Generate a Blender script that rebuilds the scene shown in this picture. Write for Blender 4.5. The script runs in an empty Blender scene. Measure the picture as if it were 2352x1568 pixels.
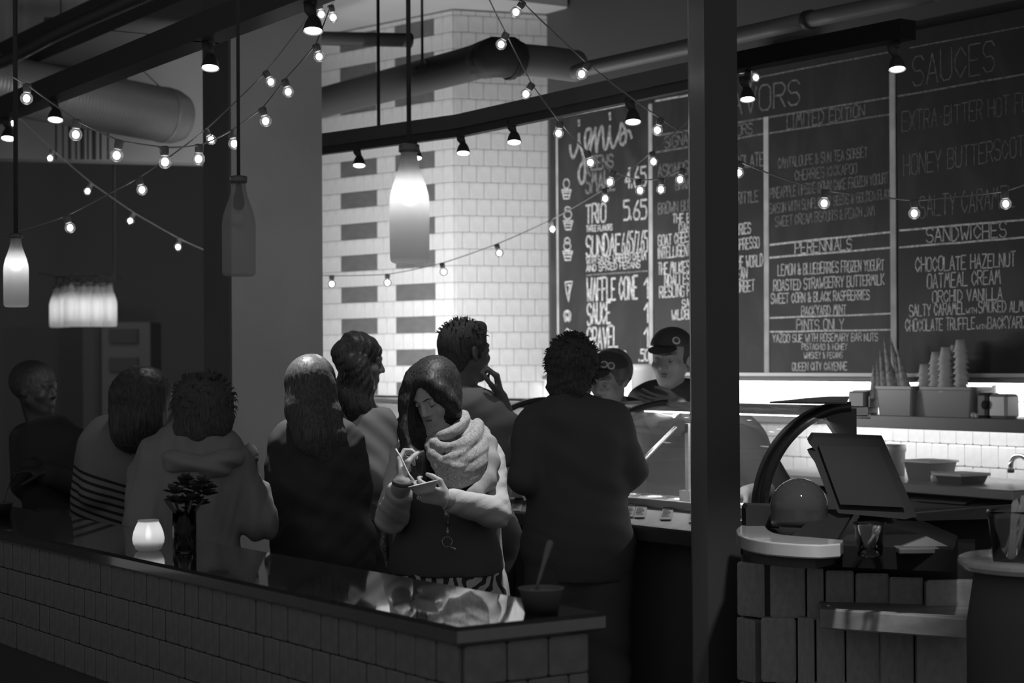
import bpy, math, random
import numpy as np
from mathutils import Vector, Matrix
random.seed(7)
rng = np.random.default_rng(7)
SC = bpy.context.scene
COL = SC.collection

# ---------------------------------------------------------------- camera
F = 4300.0
CAMZ = 1.6
HOR = 828.0                     # horizon row at the image centre
PITCH = math.atan((HOR - 784.0) / F)
ROLL = 0.006
FWD = np.array([0, math.cos(PITCH), math.sin(PITCH)])
UP0 = np.array([0, -math.sin(PITCH), math.cos(PITCH)])
RT0 = np.array([1.0, 0, 0])
RT = RT0 * math.cos(ROLL) - UP0 * math.sin(ROLL)
UPV = UP0 * math.cos(ROLL) + RT0 * math.sin(ROLL)
CAM = np.array([0, 0, CAMZ])
cam_data = bpy.data.cameras.new('camera')
cam = bpy.data.objects.new('camera', cam_data)
COL.objects.link(cam)
cam_data.sensor_width = 36.0
cam_data.lens = F / 2352.0 * 36.0
m = Matrix.Identity(4)
for i in range(3):
    m[i][0] = RT[i]; m[i][1] = UPV[i]; m[i][2] = -FWD[i]; m[i][3] = CAM[i]
cam.matrix_world = m
cam_data.clip_end = 100
cam_data.dof.use_dof = True
cam_data.dof.focus_distance = 5.85
cam_data.dof.aperture_fstop = 4.2
SC.camera = cam

# ---------------------------------------------------------------- world + exposure
w = bpy.data.worlds.new('world'); SC.world = w; w.use_nodes = True
WB = w.node_tree.nodes['Background']
WB.inputs[0].default_value = (1, 1, 1, 1)
WB.inputs[1].default_value = 0.185
SC.view_settings.view_transform = 'Standard'
SC.view_settings.look = 'None'
SC.view_settings.exposure = 0.0
SC.view_settings.gamma = 1.0
SC.view_settings.use_curve_mapping = False
SC.cycles.max_bounces = 8
SC.cycles.transparent_max_bounces = 16
SC.cycles.sample_clamp_indirect = 4.0
SC.cycles.use_denoising = True
SC.cycles.caustics_reflective = False
SC.cycles.caustics_refractive = False

# directions of the shop: D runs along the counters (away to the left), N goes across them
D = np.array([-0.5602, 0.8284, 0.0]); N = np.array([0.8284, 0.5602, 0.0])
Z = np.array([0, 0, 1.0])

def ray(px, py):
    return F * FWD + (px - 1176.0) * RT - (py - 784.0) * UPV
def q(px, py, Y):                # point seen at a pixel at depth Y
    d = ray(px, py); return CAM + d * (Y / d[1])
def qz(px, py, z):               # ... on the level z
    d = ray(px, py); return CAM + d * ((z - CAMZ) / d[2])
def qn(px, py, n):               # ... on the plane n = const (parallel to the menu wall)
    d = ray(px, py); return CAM + d * (n / d.dot(N))
def nt(n, t, z): return N * n + D * t + Z * z
def tn(px, n, py=830): return float(qn(px, py, n).dot(D))

def light(name, kind, loc, energy, target=None, size=0.1, size_y=None, spot=None, blend=0.6, spread=None):
    l = bpy.data.lights.new(name, kind); l.energy = energy
    o = bpy.data.objects.new(name, l); o.location = loc; COL.objects.link(o)
    if kind == 'AREA':
        l.size = size
        if size_y: l.shape = 'RECTANGLE'; l.size_y = size_y
        if spread: l.spread = spread
    else: l.shadow_soft_size = size
    if spot: l.spot_size = spot; l.spot_blend = blend
    if target is not None:
        d = Vector(target) - Vector(loc); o.rotation_euler = d.to_track_quat('-Z', 'Y').to_euler()
    return o
def strip(name, a, b, aim, energy, width):     # a strip-shaped area light from a to b shining along aim
    a, b, aim = Vector(a), Vector(b), Vector(aim).normalized()
    x = (b - a).normalized(); z = -aim; y = z.cross(x).normalized()
    o = light(name, 'AREA', (a + b) / 2, energy, size=(b - a).length, size_y=width)
    mt = Matrix((x, y, z)).transposed().to_4x4(); mt.translation = (a + b) / 2
    o.matrix_world = mt
    return o

# ---- lamps of the place and added fill lights
# strips under the menu boards and under the shelf
strip('rail_strip', nt(6.485, tn(1275, 6.485), 1.480), nt(6.485, tn(2440, 6.485), 1.480), N * .75 - Z * .66, 15, .03)
strip('shelf_strip', nt(6.33, tn(1760, 6.33), 1.262), nt(6.33, tn(2420, 6.33), 1.262), N * .75 - Z * .7, 2.6, .03)
strip('case_fill', nt(4.86, tn(1290, 4.86), 1.38), nt(4.86, tn(1960, 4.86), 1.38), N * .62 + Z * .62, 7, .06)  # added fill that brightens the servers' faces and the lower boards
strip('case_fill', nt(5.0, tn(700, 5.0), 1.40), nt(5.0, tn(1225, 5.0), 1.40), N * .85 + Z * .5, 26, .08)  # added fill aimed past the case at the tiled column
strip('case_inner_fill', nt(4.62, tn(1290, 4.62), 1.385), nt(4.62, tn(1930, 4.62), 1.385), -Z - N * .2, 5, .03)  # added fill to brighten the inside of the glass case
light('column_wash', 'SPOT', q(1420, 560, 8.7), 75, target=q(1190, 700, 11.3), size=.08, spot=1.1, blend=.9)
light('column_fill', 'AREA', (-1.75, 10.3, 1.5), 18, target=(-.70, 11.6, 1.75), size=.3)  # added fill for the column's left face, no lamp hangs here
# ceiling spots that fall on the guests
light('guest_spot', 'SPOT', (0.12, 5.62, 3.05), 150, target=(-0.15, 5.72, 1.2), size=.03, spot=.52, blend=.6)
light('guest_spot', 'SPOT', (-.88, 6.78, 2.95), 260, target=(-0.72, 6.57, 1.66), size=.02, spot=.30, blend=.7)
light('guest_spot', 'SPOT', (-0.25, 6.7, 3.0), 22, target=(-0.42, 7.0, 1.4), size=.05, spot=.7, blend=.7)
light('guest_spot', 'SPOT', (-1.1, 7.6, 3.0), 16, target=(-1.2, 7.1, 1.2), size=.05, spot=.7, blend=.8)
light('hall_fill', 'AREA', (-3.2, 13.4, 3.9), 26, target=(-3.2, 16.0, 1.6), size=3)  # added fill that lifts the dark back wall of the hall
light('hall_wash', 'AREA', (-1.2, 9.0, 2.7), 7, target=(-2.2, 10.6, 2.9), size=.5)
light('counter_spot', 'SPOT', (.92, 4.1, 2.8), 110, target=(.80, 5.42, .92), size=.05, spot=.50, blend=.7)

# ---------------------------------------------------------------- materials
MATS = {}
def M(name, g, rough=.6, metal=0.0, spec=.5, noise=None, emit=0, bump=None, coat=0.0, stretch=None):
    if name in MATS: return MATS[name]
    mt = bpy.data.materials.new(name); mt.use_nodes = True
    nt_ = mt.node_tree; b = nt_.nodes['Principled BSDF']
    c = (g, g, g, 1) if not isinstance(g, tuple) else (*g, 1)
    b.inputs['Base Color'].default_value = c
    b.inputs['Roughness'].default_value = rough
    b.inputs['Metallic'].default_value = metal
    b.inputs['Specular IOR Level'].default_value = spec
    b.inputs['Coat Weight'].default_value = coat
    if emit:
        b.inputs['Emission Color'].default_value = (1, 1, 1, 1)
        b.inputs['Emission Strength'].default_value = emit
    if noise or bump:
        tc = nt_.nodes.new('ShaderNodeTexCoord'); mp = nt_.nodes.new('ShaderNodeMapping')
        nt_.links.new(tc.outputs['Object'], mp.inputs[0])
        if stretch: mp.inputs['Scale'].default_value = stretch
        nz = nt_.nodes.new('ShaderNodeTexNoise'); nt_.links.new(mp.outputs[0], nz.inputs['Vector'])
        nz.inputs['Detail'].default_value = 5
        nz.inputs['Scale'].default_value = (noise or bump)[0]
        if noise:
            cr = nt_.nodes.new('ShaderNodeValToRGB')
            lo, hi = c[0] * (1 - noise[1]), min(1, c[0] * (1 + noise[1]))
            cr.color_ramp.elements[0].position = .35; cr.color_ramp.elements[1].position = .65
            cr.color_ramp.elements[0].color = (lo, lo, lo, 1); cr.color_ramp.elements[1].color = (hi, hi, hi, 1)
            nt_.links.new(nz.outputs['Fac'], cr.inputs[0]); nt_.links.new(cr.outputs[0], b.inputs['Base Color'])
        if bump:
            bp = nt_.nodes.new('ShaderNodeBump'); bp.inputs['Strength'].default_value = bump[1]
            bp.inputs['Distance'].default_value = .004
            nt_.links.new(nz.outputs['Fac'], bp.inputs['Height']); nt_.links.new(bp.outputs[0], b.inputs['Normal'])
    MATS[name] = mt
    return mt
def Mglass(name, tint=.95, trans=.85, glow=0.0, rough=.05):
    """thin clear glass: transparent, fresnel gloss and a little scattering"""
    if name in MATS: return MATS[name]
    mt = bpy.data.materials.new(name); mt.use_nodes = True
    n_ = mt.node_tree; n_.nodes.clear()
    out = n_.nodes.new('ShaderNodeOutputMaterial')
    tr = n_.nodes.new('ShaderNodeBsdfTransparent'); tr.inputs[0].default_value = (tint, tint, tint, 1)
    gl = n_.nodes.new('ShaderNodeBsdfGlossy'); gl.inputs['Roughness'].default_value = rough
    tl = n_.nodes.new('ShaderNodeBsdfTranslucent'); tl.inputs[0].default_value = (.9, .9, .9, 1)
    lw = n_.nodes.new('ShaderNodeLayerWeight'); lw.inputs[0].default_value = .25
    m1 = n_.nodes.new('ShaderNodeMixShader'); m2 = n_.nodes.new('ShaderNodeMixShader')
    m1.inputs[0].default_value = 1 - trans
    n_.links.new(tr.outputs[0], m1.inputs[1]); n_.links.new(tl.outputs[0], m1.inputs[2])
    n_.links.new(lw.outputs['Fresnel'], m2.inputs[0])
    n_.links.new(m1.outputs[0], m2.inputs[1]); n_.links.new(gl.outputs[0], m2.inputs[2])
    n_.links.new(m2.outputs[0], out.inputs[0])
    MATS[name] = mt
    return mt
def Mfrost(name, g=.8, gl=.08):
    """frosted glass: lets light through diffusely"""
    if name in MATS: return MATS[name]
    mt = bpy.data.materials.new(name); mt.use_nodes = True
    n_ = mt.node_tree; n_.nodes.clear()
    out = n_.nodes.new('ShaderNodeOutputMaterial')
    df = n_.nodes.new('ShaderNodeBsdfDiffuse'); df.inputs[0].default_value = (g, g, g, 1)
    tl = n_.nodes.new('ShaderNodeBsdfTranslucent'); tl.inputs[0].default_value = (g, g, g, 1)
    tr = n_.nodes.new('ShaderNodeBsdfTransparent')
    m1 = n_.nodes.new('ShaderNodeMixShader'); m1.inputs[0].default_value = .65
    m2 = n_.nodes.new('ShaderNodeMixShader'); m2.inputs[0].default_value = gl
    n_.links.new(df.outputs[0], m1.inputs[1]); n_.links.new(tl.outputs[0], m1.inputs[2])
    n_.links.new(m1.outputs[0], m2.inputs[1]); n_.links.new(tr.outputs[0], m2.inputs[2])
    n_.links.new(m2.outputs[0], out.inputs[0])
    MATS[name] = mt
    return mt

# ---------------------------------------------------------------- object helpers
def empty(name, loc, label=None, cat=None, group=None):
    o = bpy.data.objects.new(name, None); o.location = Vector(loc); COL.objects.link(o)
    o.empty_display_size = .05
    tag(o, label, cat, group); return o
def tag(o, label=None, cat=None, group=None, kind=None):
    if label: o['label'] = label
    if cat: o['category'] = cat
    if group: o['group'] = group
    if kind: o['kind'] = kind
    return o
def link_mesh(name, me, mat, parent=None, label=None):
    o = bpy.data.objects.new(name, me); COL.objects.link(o)
    if mat is not None and not me.materials: me.materials.append(mat)
    if parent is not None:
        o.parent = parent
        p = Vector(parent.location); g = parent.parent
        while g is not None: p += Vector(g.location); g = g.parent
        o.location = -p
    if label: o['label'] = label
    return o
class MB:
    """collects world-space geometry for one mesh"""
    def __init__(s): s.v = []; s.f = []; s.sm = []
    def add(s, vs, fs, smooth=False):
        k = len(s.v); s.v += [tuple(map(float, p)) for p in vs]
        s.f += [tuple(k + i for i in f) for f in fs]; s.sm += [smooth] * len(fs); return s
    def hexa(s, c):      # 8 corners: bottom 4 ccw, top 4
        return s.add(c, [(0, 3, 2, 1), (4, 5, 6, 7), (0, 1, 5, 4), (1, 2, 6, 5), (2, 3, 7, 6), (3, 0, 4, 7)])
    def box(s, c, ax, ay, az, bev=0.0):   # centre and three half-vectors
        c, ax, ay, az = map(lambda a: np.array(a, float), (c, ax, ay, az))
        if bev <= 0:
            return s.hexa([c - ax - ay - az, c + ax - ay - az, c + ax + ay - az, c - ax + ay - az,
                           c - ax - ay + az, c + ax - ay + az, c + ax + ay + az, c - ax + ay + az])
        bm = []; L = [np.linalg.norm(a) for a in (ax, ay, az)]
        b = [min(bev, l * .45) / l for l in L]
        A = (ax, ay, az); idx = {}
        vs = []
        for sx in (-1, 1):
            for sy in (-1, 1):
                for sz in (-1, 1):
                    sg = (sx, sy, sz)
                    for k in range(3):
                        p = c.copy()
                        for j in range(3): p = p + A[j] * sg[j] * (1 if j == k else 1 - b[j])
                        idx[(sx, sy, sz, k)] = len(vs); vs.append(p)
        fs = []
        cyc = [(1, 2), (2, 0), (0, 1)]
        for k in range(3):
            i, j = cyc[k]
            for sg in (-1, 1):
                q4 = []
                for (a, b2) in ((-1, -1), (1, -1), (1, 1), (-1, 1)):
                    t = [0, 0, 0]; t[k] = sg; t[i] = a; t[j] = b2
                    q4.append(idx[(t[0], t[1], t[2], k)])
                fs.append(tuple(q4 if sg > 0 else q4[::-1]))
        for k in range(3):     # edges along axis k
            i, j = cyc[k]
            for a in (-1, 1):
                for b2 in (-1, 1):
                    def g(sk, face):
                        t = [0, 0, 0]; t[k] = sk; t[i] = a; t[j] = b2
                        return idx[(t[0], t[1], t[2], face)]
                    q4 = (g(-1, i), g(1, i), g(1, j), g(-1, j))
                    fs.append(q4 if a * b2 > 0 else q4[::-1])
        for sx in (-1, 1):
            for sy in (-1, 1):
                for sz in (-1, 1):
                    t3 = (idx[(sx, sy, sz, 0)], idx[(sx, sy, sz, 1)], idx[(sx, sy, sz, 2)])
                    fs.append(t3 if sx * sy * sz > 0 else t3[::-1])
        return s.add(vs, fs)
    def prism(s, pts, ext):     # polygon pts (3d) extruded by vector ext
        n = len(pts); pts = [np.array(p, float) for p in pts]; e = np.array(ext, float)
        vs = pts + [p + e for p in pts]
        fs = [tuple(range(n)), tuple(range(2 * n - 1, n - 1, -1))] + [(i, i + n, (i + 1) % n + n, (i + 1) % n) for i in range(n)]
        return s.add(vs, fs)
    def tube(s, pts, r, seg=8, cap=True):
        pts = [np.array(p, float) for p in pts]; n = len(pts)
        rs = list(r) if hasattr(r, '__len__') else [r] * n
        vs = []; prev = None
        for i, p in enumerate(pts):
            d = pts[min(i + 1, n - 1)] - pts[max(i - 1, 0)]
            d = d / (np.linalg.norm(d) + 1e-12)
            if prev is None:
                a = np.cross(d, Z if abs(d[2]) < .9 else np.array([1., 0, 0]))
            else:
                a = prev - d * prev.dot(d)
            a = a / (np.linalg.norm(a) + 1e-12); prev = a; b = np.cross(d, a)
            for k in range(seg):
                t = 2 * math.pi * k / seg
                vs.append(p + rs[i] * (a * math.cos(t) + b * math.sin(t)))
        fs = []
        for i in range(n - 1):
            for k in range(seg):
                k2 = (k + 1) % seg
                fs.append((i * seg + k, i * seg + k2, (i + 1) * seg + k2, (i + 1) * seg + k))
        s.add(vs, fs, True)
        if cap:
            k0 = len(s.v) - n * seg
            s.f.append(tuple(k0 + k for k in range(seg))[::-1]); s.f.append(tuple(k0 + (n - 1) * seg + k for k in range(seg)))
            s.sm += [False, False]
        return s
    def lathe(s, c, prof, seg=24, axis=None, cap0=True, cap1=True, rip=0, ripa=0.0):
        """prof: (radius, height) pairs about an axis through c"""
        c = np.array(c, float); ax = Z if axis is None else np.array(axis, float) / np.linalg.norm(axis)
        a = np.cross(ax, np.array([0, 1., 0]) if abs(ax[1]) < .9 else np.array([1., 0, 0])); a /= np.linalg.norm(a)
        b = np.cross(ax, a); vs = []
        for (r, h) in prof:
            for k in range(seg):
                t = 2 * math.pi * k / seg; rr = r * (1 + ripa * math.cos(rip * t)) if rip else r
                vs.append(c + ax * h + rr * (a * math.cos(t) + b * math.sin(t)))
        fs = []; n = len(prof)
        for i in range(n - 1):
            for k in range(seg):
                k2 = (k + 1) % seg
                fs.append((i * seg + k, i * seg + k2, (i + 1) * seg + k2, (i + 1) * seg + k))
        s.add(vs, fs, True); k0 = len(s.v) - n * seg
        if cap0: s.f.append(tuple(k0 + k for k in range(seg))[::-1]); s.sm.append(False)
        if cap1: s.f.append(tuple(k0 + (n - 1) * seg + k for k in range(seg))); s.sm.append(False)
        return s
    def sphere(s, c, r, seg=16, ring=10, axis=None):
        prof = [(max(1e-4, r * math.sin(math.pi * i / ring)), -r * math.cos(math.pi * i / ring)) for i in range(ring + 1)]
        return s.lathe(c, prof, seg, axis)
    def mesh(s, name):
        me = bpy.data.meshes.new(name); me.from_pydata(s.v, [], s.f)
        me.polygons.foreach_set('use_smooth', s.sm); me.update(); return me
    def build(s, name, mat, parent=None, label=None, cat=None, group=None, kind=None):
        o = link_mesh(name, s.mesh(name), mat, parent)
        tag(o, label, cat, group, kind); return o
def top(name, mb, mat, base, label, cat, group=None):
    """a thing of one mesh with its origin at its base"""
    base = np.array(base, float); mb.v = [tuple(np.array(p) - base) for p in mb.v]
    o = link_mesh(name, mb.mesh(name), mat); o.location = base
    return tag(o, label, cat, group)
# ---------------------------------------------------------------- soft bodies: a distance field turned into one closed mesh
def unit(v): v = np.array(v, float); return v / (np.linalg.norm(v) + 1e-12)
class SDF:
    def __init__(s, k=.02): s.p = []; s.k = k; s.clips = []; s.mods = []
    def cap(s, a, b, ra, rb=None, flat=None, k=None, sub=False):
        """tapered capsule; flat=(axis, scale) squashes it along an axis"""
        s.p.append(('c', np.array(a, float), np.array(b, float), ra, ra if rb is None else rb, flat, s.k if k is None else k, sub)); return s
    def chain(s, pts, rs, flat=None, k=None):
        for i in range(len(pts) - 1): s.cap(pts[i], pts[i + 1], rs[i], rs[i + 1], flat, k)
        return s
    def ell(s, c, r, R=None, k=None, sub=False):
        s.p.append(('e', np.array(c, float), np.array(r, float), np.eye(3) if R is None else R, None, None, s.k if k is None else k, sub)); return s
    def clip(s, p, n): s.clips.append((np.array(p, float), unit(n))); return s
    def mod(s, fn): s.mods.append(fn); return s
    def field(s, h):
        lo = np.full(3, 1e9); hi = -lo
        for p in s.p:
            if p[7]: continue
            if p[0] == 'c':
                r = max(p[3], p[4]) * (max(1.0, p[5][1]) if p[5] else 1)
                for e in (p[1], p[2]): lo = np.minimum(lo, e - r); hi = np.maximum(hi, e + r)
            else:
                r = p[2].max(); lo = np.minimum(lo, p[1] - r); hi = np.maximum(hi, p[1] + r)
        lo -= 3 * h + .006; hi += 3 * h + .006
        n = np.ceil((hi - lo) / h).astype(int) + 1
        ax = [lo[i] + h * np.arange(n[i]) for i in range(3)]
        f = np.full(n, 1.0, np.float32)
        for p in s.p:
            k = p[6]
            if p[0] == 'c':
                r = max(p[3], p[4]) * (max(1.0, p[5][1]) if p[5] else 1)
                l = np.minimum(p[1], p[2]) - r; u = np.maximum(p[1], p[2]) + r
            else:
                r = p[2].max(); l = p[1] - r; u = p[1] + r
            mg = k + 3 * h + .004
            i0 = np.clip(np.floor((l - mg - lo) / h).astype(int), 0, n - 1); i1 = np.clip(np.ceil((u + mg - lo) / h).astype(int) + 1, 1, n)
            if (i1 <= i0).any(): continue
            X = ax[0][i0[0]:i1[0], None, None]; Y = ax[1][None, i0[1]:i1[1], None]; W = ax[2][None, None, i0[2]:i1[2]]
            if p[0] == 'c':
                a, b = p[1], p[2]; d = b - a; L = d.dot(d) + 1e-12
                t = np.clip(((X - a[0]) * d[0] + (Y - a[1]) * d[1] + (W - a[2]) * d[2]) / L, 0, 1)
                vx = X - a[0] - t * d[0]; vy = Y - a[1] - t * d[1]; vz = W - a[2] - t * d[2]
                if p[5]:
                    g, sc = unit(p[5][0]), p[5][1]; dt = (vx * g[0] + vy * g[1] + vz * g[2]) * (1 / sc - 1)
                    vx = vx + g[0] * dt; vy = vy + g[1] * dt; vz = vz + g[2] * dt
                    dd = (np.sqrt(vx * vx + vy * vy + vz * vz) - (p[3] + t * (p[4] - p[3]))) * min(1, (1 + sc) / 2)
                else: dd = np.sqrt(vx * vx + vy * vy + vz * vz) - (p[3] + t * (p[4] - p[3]))
            else:
                R = p[3]; r = p[2]; x = X - p[1][0]; y = Y - p[1][1]; z = W - p[1][2]
                u0 = R[0, 0] * x + R[1, 0] * y + R[2, 0] * z; u1 = R[0, 1] * x + R[1, 1] * y + R[2, 1] * z; u2 = R[0, 2] * x + R[1, 2] * y + R[2, 2] * z
                k0 = np.sqrt((u0 / r[0]) ** 2 + (u1 / r[1]) ** 2 + (u2 / r[2]) ** 2)
                k1 = np.sqrt((u0 / r[0] ** 2) ** 2 + (u1 / r[1] ** 2) ** 2 + (u2 / r[2] ** 2) ** 2) + 1e-9
                dd = k0 * (k0 - 1) / k1
            dd = dd.astype(np.float32)
            blk = f[i0[0]:i1[0], i0[1]:i1[1], i0[2]:i1[2]]
            if p[7]:
                dd = -dd; hh = np.maximum(k - np.abs(blk - dd), 0) / max(k, 1e-6); blk[...] = np.maximum(blk, dd) + hh * hh * k * .25
            else:
                hh = np.maximum(k - np.abs(blk - dd), 0) / max(k, 1e-6); blk[...] = np.minimum(blk, dd) - hh * hh * k * .25
        X, Y, W = ax[0][:, None, None], ax[1][None, :, None], ax[2][None, None, :]
        for fn in s.mods: f += fn(X, Y, W).astype(np.float32)
        for (pt, nn) in s.clips:
            f = np.maximum(f, ((X - pt[0]) * nn[0] + (Y - pt[1]) * nn[1] + (W - pt[2]) * nn[2]).astype(np.float32))
        f[0] = f[-1] = 1; f[:, 0] = f[:, -1] = 1; f[:, :, 0] = f[:, :, -1] = 1
        return f, lo
    def build(s, name, mat, parent=None, h=.006, label=None, extra=None, smooth=1):
        f, lo = s.field(h)
        sg = f < 0
        n = np.array(f.shape)
        c = np.zeros(n - 1, np.int8)
        for i in (0, 1):
            for j in (0, 1):
                for k in (0, 1):
                    c += sg[i:n[0] - 1 + i, j:n[1] - 1 + j, k:n[2] - 1 + k]
        act = (c > 0) & (c < 8)
        I, J, K = np.nonzero(act)
        ids = np.full(n - 1, -1, np.int32); ids[I, J, K] = np.arange(len(I))
        pos = np.zeros((len(I), 3)); cnt = np.zeros(len(I))
        cs = [(i, j, k) for i in (0, 1) for j in (0, 1) for k in (0, 1)]
        for a in cs:
            for b in cs:
                if sum(b) - sum(a) == 1 and all(b[t] >= a[t] for t in range(3)):
                    fa = f[I + a[0], J + a[1], K + a[2]]; fb = f[I + b[0], J + b[1], K + b[2]]
                    mk = (fa < 0) != (fb < 0)
                    t = np.where(mk, fa / (fa - fb + 1e-12), 0)
                    for x in range(3): pos[:, x] += np.where(mk, a[x] + t * (b[x] - a[x]), 0)
                    cnt += mk
        pos /= cnt[:, None]
        V = (pos + np.stack([I, J, K], 1)) * h + lo
        quads = []
        for axn in range(3):
            o1, o2 = [(1, 2), (2, 0), (0, 1)][axn]
            sl0 = [slice(1, -1)] * 3; sl1 = [slice(1, -1)] * 3
            sl0[axn] = slice(0, -1); sl1[axn] = slice(1, None)
            A = sg[tuple(sl0)]; B = sg[tuple(sl1)]
            idx = np.nonzero(A != B)
            base = [idx[t] + (0 if t == axn else 1) for t in range(3)]
            def g(d1, d2):
                e = [b.copy() for b in base]; e[o1] = e[o1] - d1; e[o2] = e[o2] - d2
                return ids[e[0], e[1], e[2]]
            Q = np.stack([g(1, 1), g(0, 1), g(0, 0), g(1, 0)], 1)
            flip = ~A[idx]
            Q[flip] = Q[flip][:, ::-1]; quads.append(Q)
        Q = np.concatenate(quads); Q = Q[(Q >= 0).all(1)]
        for _ in range(smooth):      # one light relaxing pass
            acc = np.zeros_like(V); ct = np.zeros(len(V))
            for a_, b_ in ((0, 1), (1, 2), (2, 3), (3, 0)):
                np.add.at(acc, Q[:, a_], V[Q[:, b_]]); np.add.at(ct, Q[:, a_], 1)
            ct[ct == 0] = 1
            V = V * .5 + acc / ct[:, None] * .5
        if extra is not None and extra.v:
            ev = np.array(extra.v)
        me = bpy.data.meshes.new(name)
        me.vertices.add(len(V)); me.vertices.foreach_set('co', V.astype(np.float32).ravel())
        me.loops.add(Q.size); me.loops.foreach_set('vertex_index', Q.astype(np.int32).ravel())
        me.polygons.add(len(Q)); me.polygons.foreach_set('loop_start', np.arange(0, Q.size, 4, dtype=np.int32))
        me.polygons.foreach_set('use_smooth', np.ones(len(Q), bool))
        me.update(calc_edges=True); me.validate()
        if extra is not None and extra.v:
            import bmesh
            bm = bmesh.new(); bm.from_mesh(me)
            em = extra.mesh('x'); bm.from_mesh(em); bm.to_mesh(me); bm.free(); bpy.data.meshes.remove(em)
        return link_mesh(name, me, mat, parent, label)

def frame(Fw, Uh=(0, 0, 1)):
    """columns: right, forward, up"""
    Fw = unit(Fw); R = unit(np.cross(Fw, Uh)); U = np.cross(R, Fw)
    return np.stack([R, Fw, U], 1)
def head_prims(S, c, R, s=1.0, face=True, ears=True, nose=1.0):
    """cranium, jaw, nose, brow, lips, ears; c is the head centre (0.225 m tall at s=1)"""
    L = lambda x, y, z: c + R @ (np.array([x, y, z]) * s)
    S.ell(L(0, -.012, .028), np.array([.074, .094, .085]) * s, R, k=.012 * s)
    S.ell(L(0, .030, -.038), np.array([.056, .056, .070]) * s, R, k=.02 * s)
    S.ell(L(0, .058, -.092), np.array([.022, .022, .019]) * s, R, k=.022 * s)
    for e in (-1, 1):
        S.cap(L(e * .050, .004, -.045), L(e * .018, .056, -.092), .019 * s, .017 * s, k=.02 * s)
        if ears:
            S.ell(L(e * .076, -.008, -.002), np.array([.008, .018, .031]) * s, R @ rotz(e * .35), k=.006 * s)
            S.ell(L(e * .084, -.004, .002), np.array([.005, .010, .018]) * s, R, k=.004 * s, sub=True)
        if face:
            S.cap(L(e * .010, .087, .024), L(e * .046, .071, .023), .010 * s, .008 * s, k=.014 * s)
            S.ell(L(e * .043, .056, -.026), np.array([.020, .021, .020]) * s, R, k=.02 * s)
            S.ell(L(e * .031, .094, .004), np.array([.017, .013, .012]) * s, R, k=.012 * s, sub=True)
            S.ell(L(e * .031, .073, .004), np.array([.0135, .0135, .0125]) * s, R, k=.003 * s)
    if face:
        S.cap(L(0, .084, .012), L(0, .1015, -.026), .0085 * s, .0105 * s * nose, k=.01 * s)
        for e in (-1, 1): S.ell(L(e * .012, .090, -.030), np.array([.0085, .010, .008]) * s, R, k=.006 * s)
        S.cap(L(-.022, .078, -.0545), L(.022, .078, -.0545), .0064 * s, k=.008 * s)
        S.cap(L(-.016, .080, -.066), L(.016, .080, -.066), .0078 * s, k=.008 * s)
        S.cap(L(-.023, .0885, -.0605), L(.023, .0885, -.0605), .0022 * s, k=.003 * s, sub=True)
def rotz(a): return np.array([[math.cos(a), -math.sin(a), 0], [math.sin(a), math.cos(a), 0], [0, 0, 1]])
def face_parts(parent, c, R, s, lipm, browm, eyem=None, h=.002):
    L = lambda x, y, z: c + R @ (np.array([x, y, z]) * s)
    for e in (-1, 1):
        b = SDF(.004); b.chain([L(e * .013, .0975, .022), L(e * .030, .0955, .029), L(e * .048, .080, .023)], [.0022 * s, .0026 * s, .0014 * s], k=.003)
        b.build('eyebrow', browm, parent, h)
        b = SDF(.003); b.chain([L(e * .017, .0835, -.002), L(e * .031, .0895, -.0045), L(e * .045, .081, -.001)], [.0014 * s, .0021 * s, .0014 * s], k=.003)
        b.build('eyelashes', browm, parent, h)
    b = SDF(.004)
    b.chain([L(-.025, .078, -.0595), L(-.008, .0868, -.0555), L(0, .0865, -.0565), L(.008, .0868, -.0555), L(.025, .078, -.0595)], [.0016 * s, .0038 * s, .0036 * s, .0038 * s, .0016 * s], k=.003)
    b.chain([L(-.020, .079, -.0635), L(-.008, .0845, -.0665), L(.008, .0845, -.0665), L(.020, .079, -.0635)], [.0016 * s, .0040 * s, .0040 * s, .0016 * s], k=.003)
    b.build('lips', lipm, parent, h)
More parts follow.
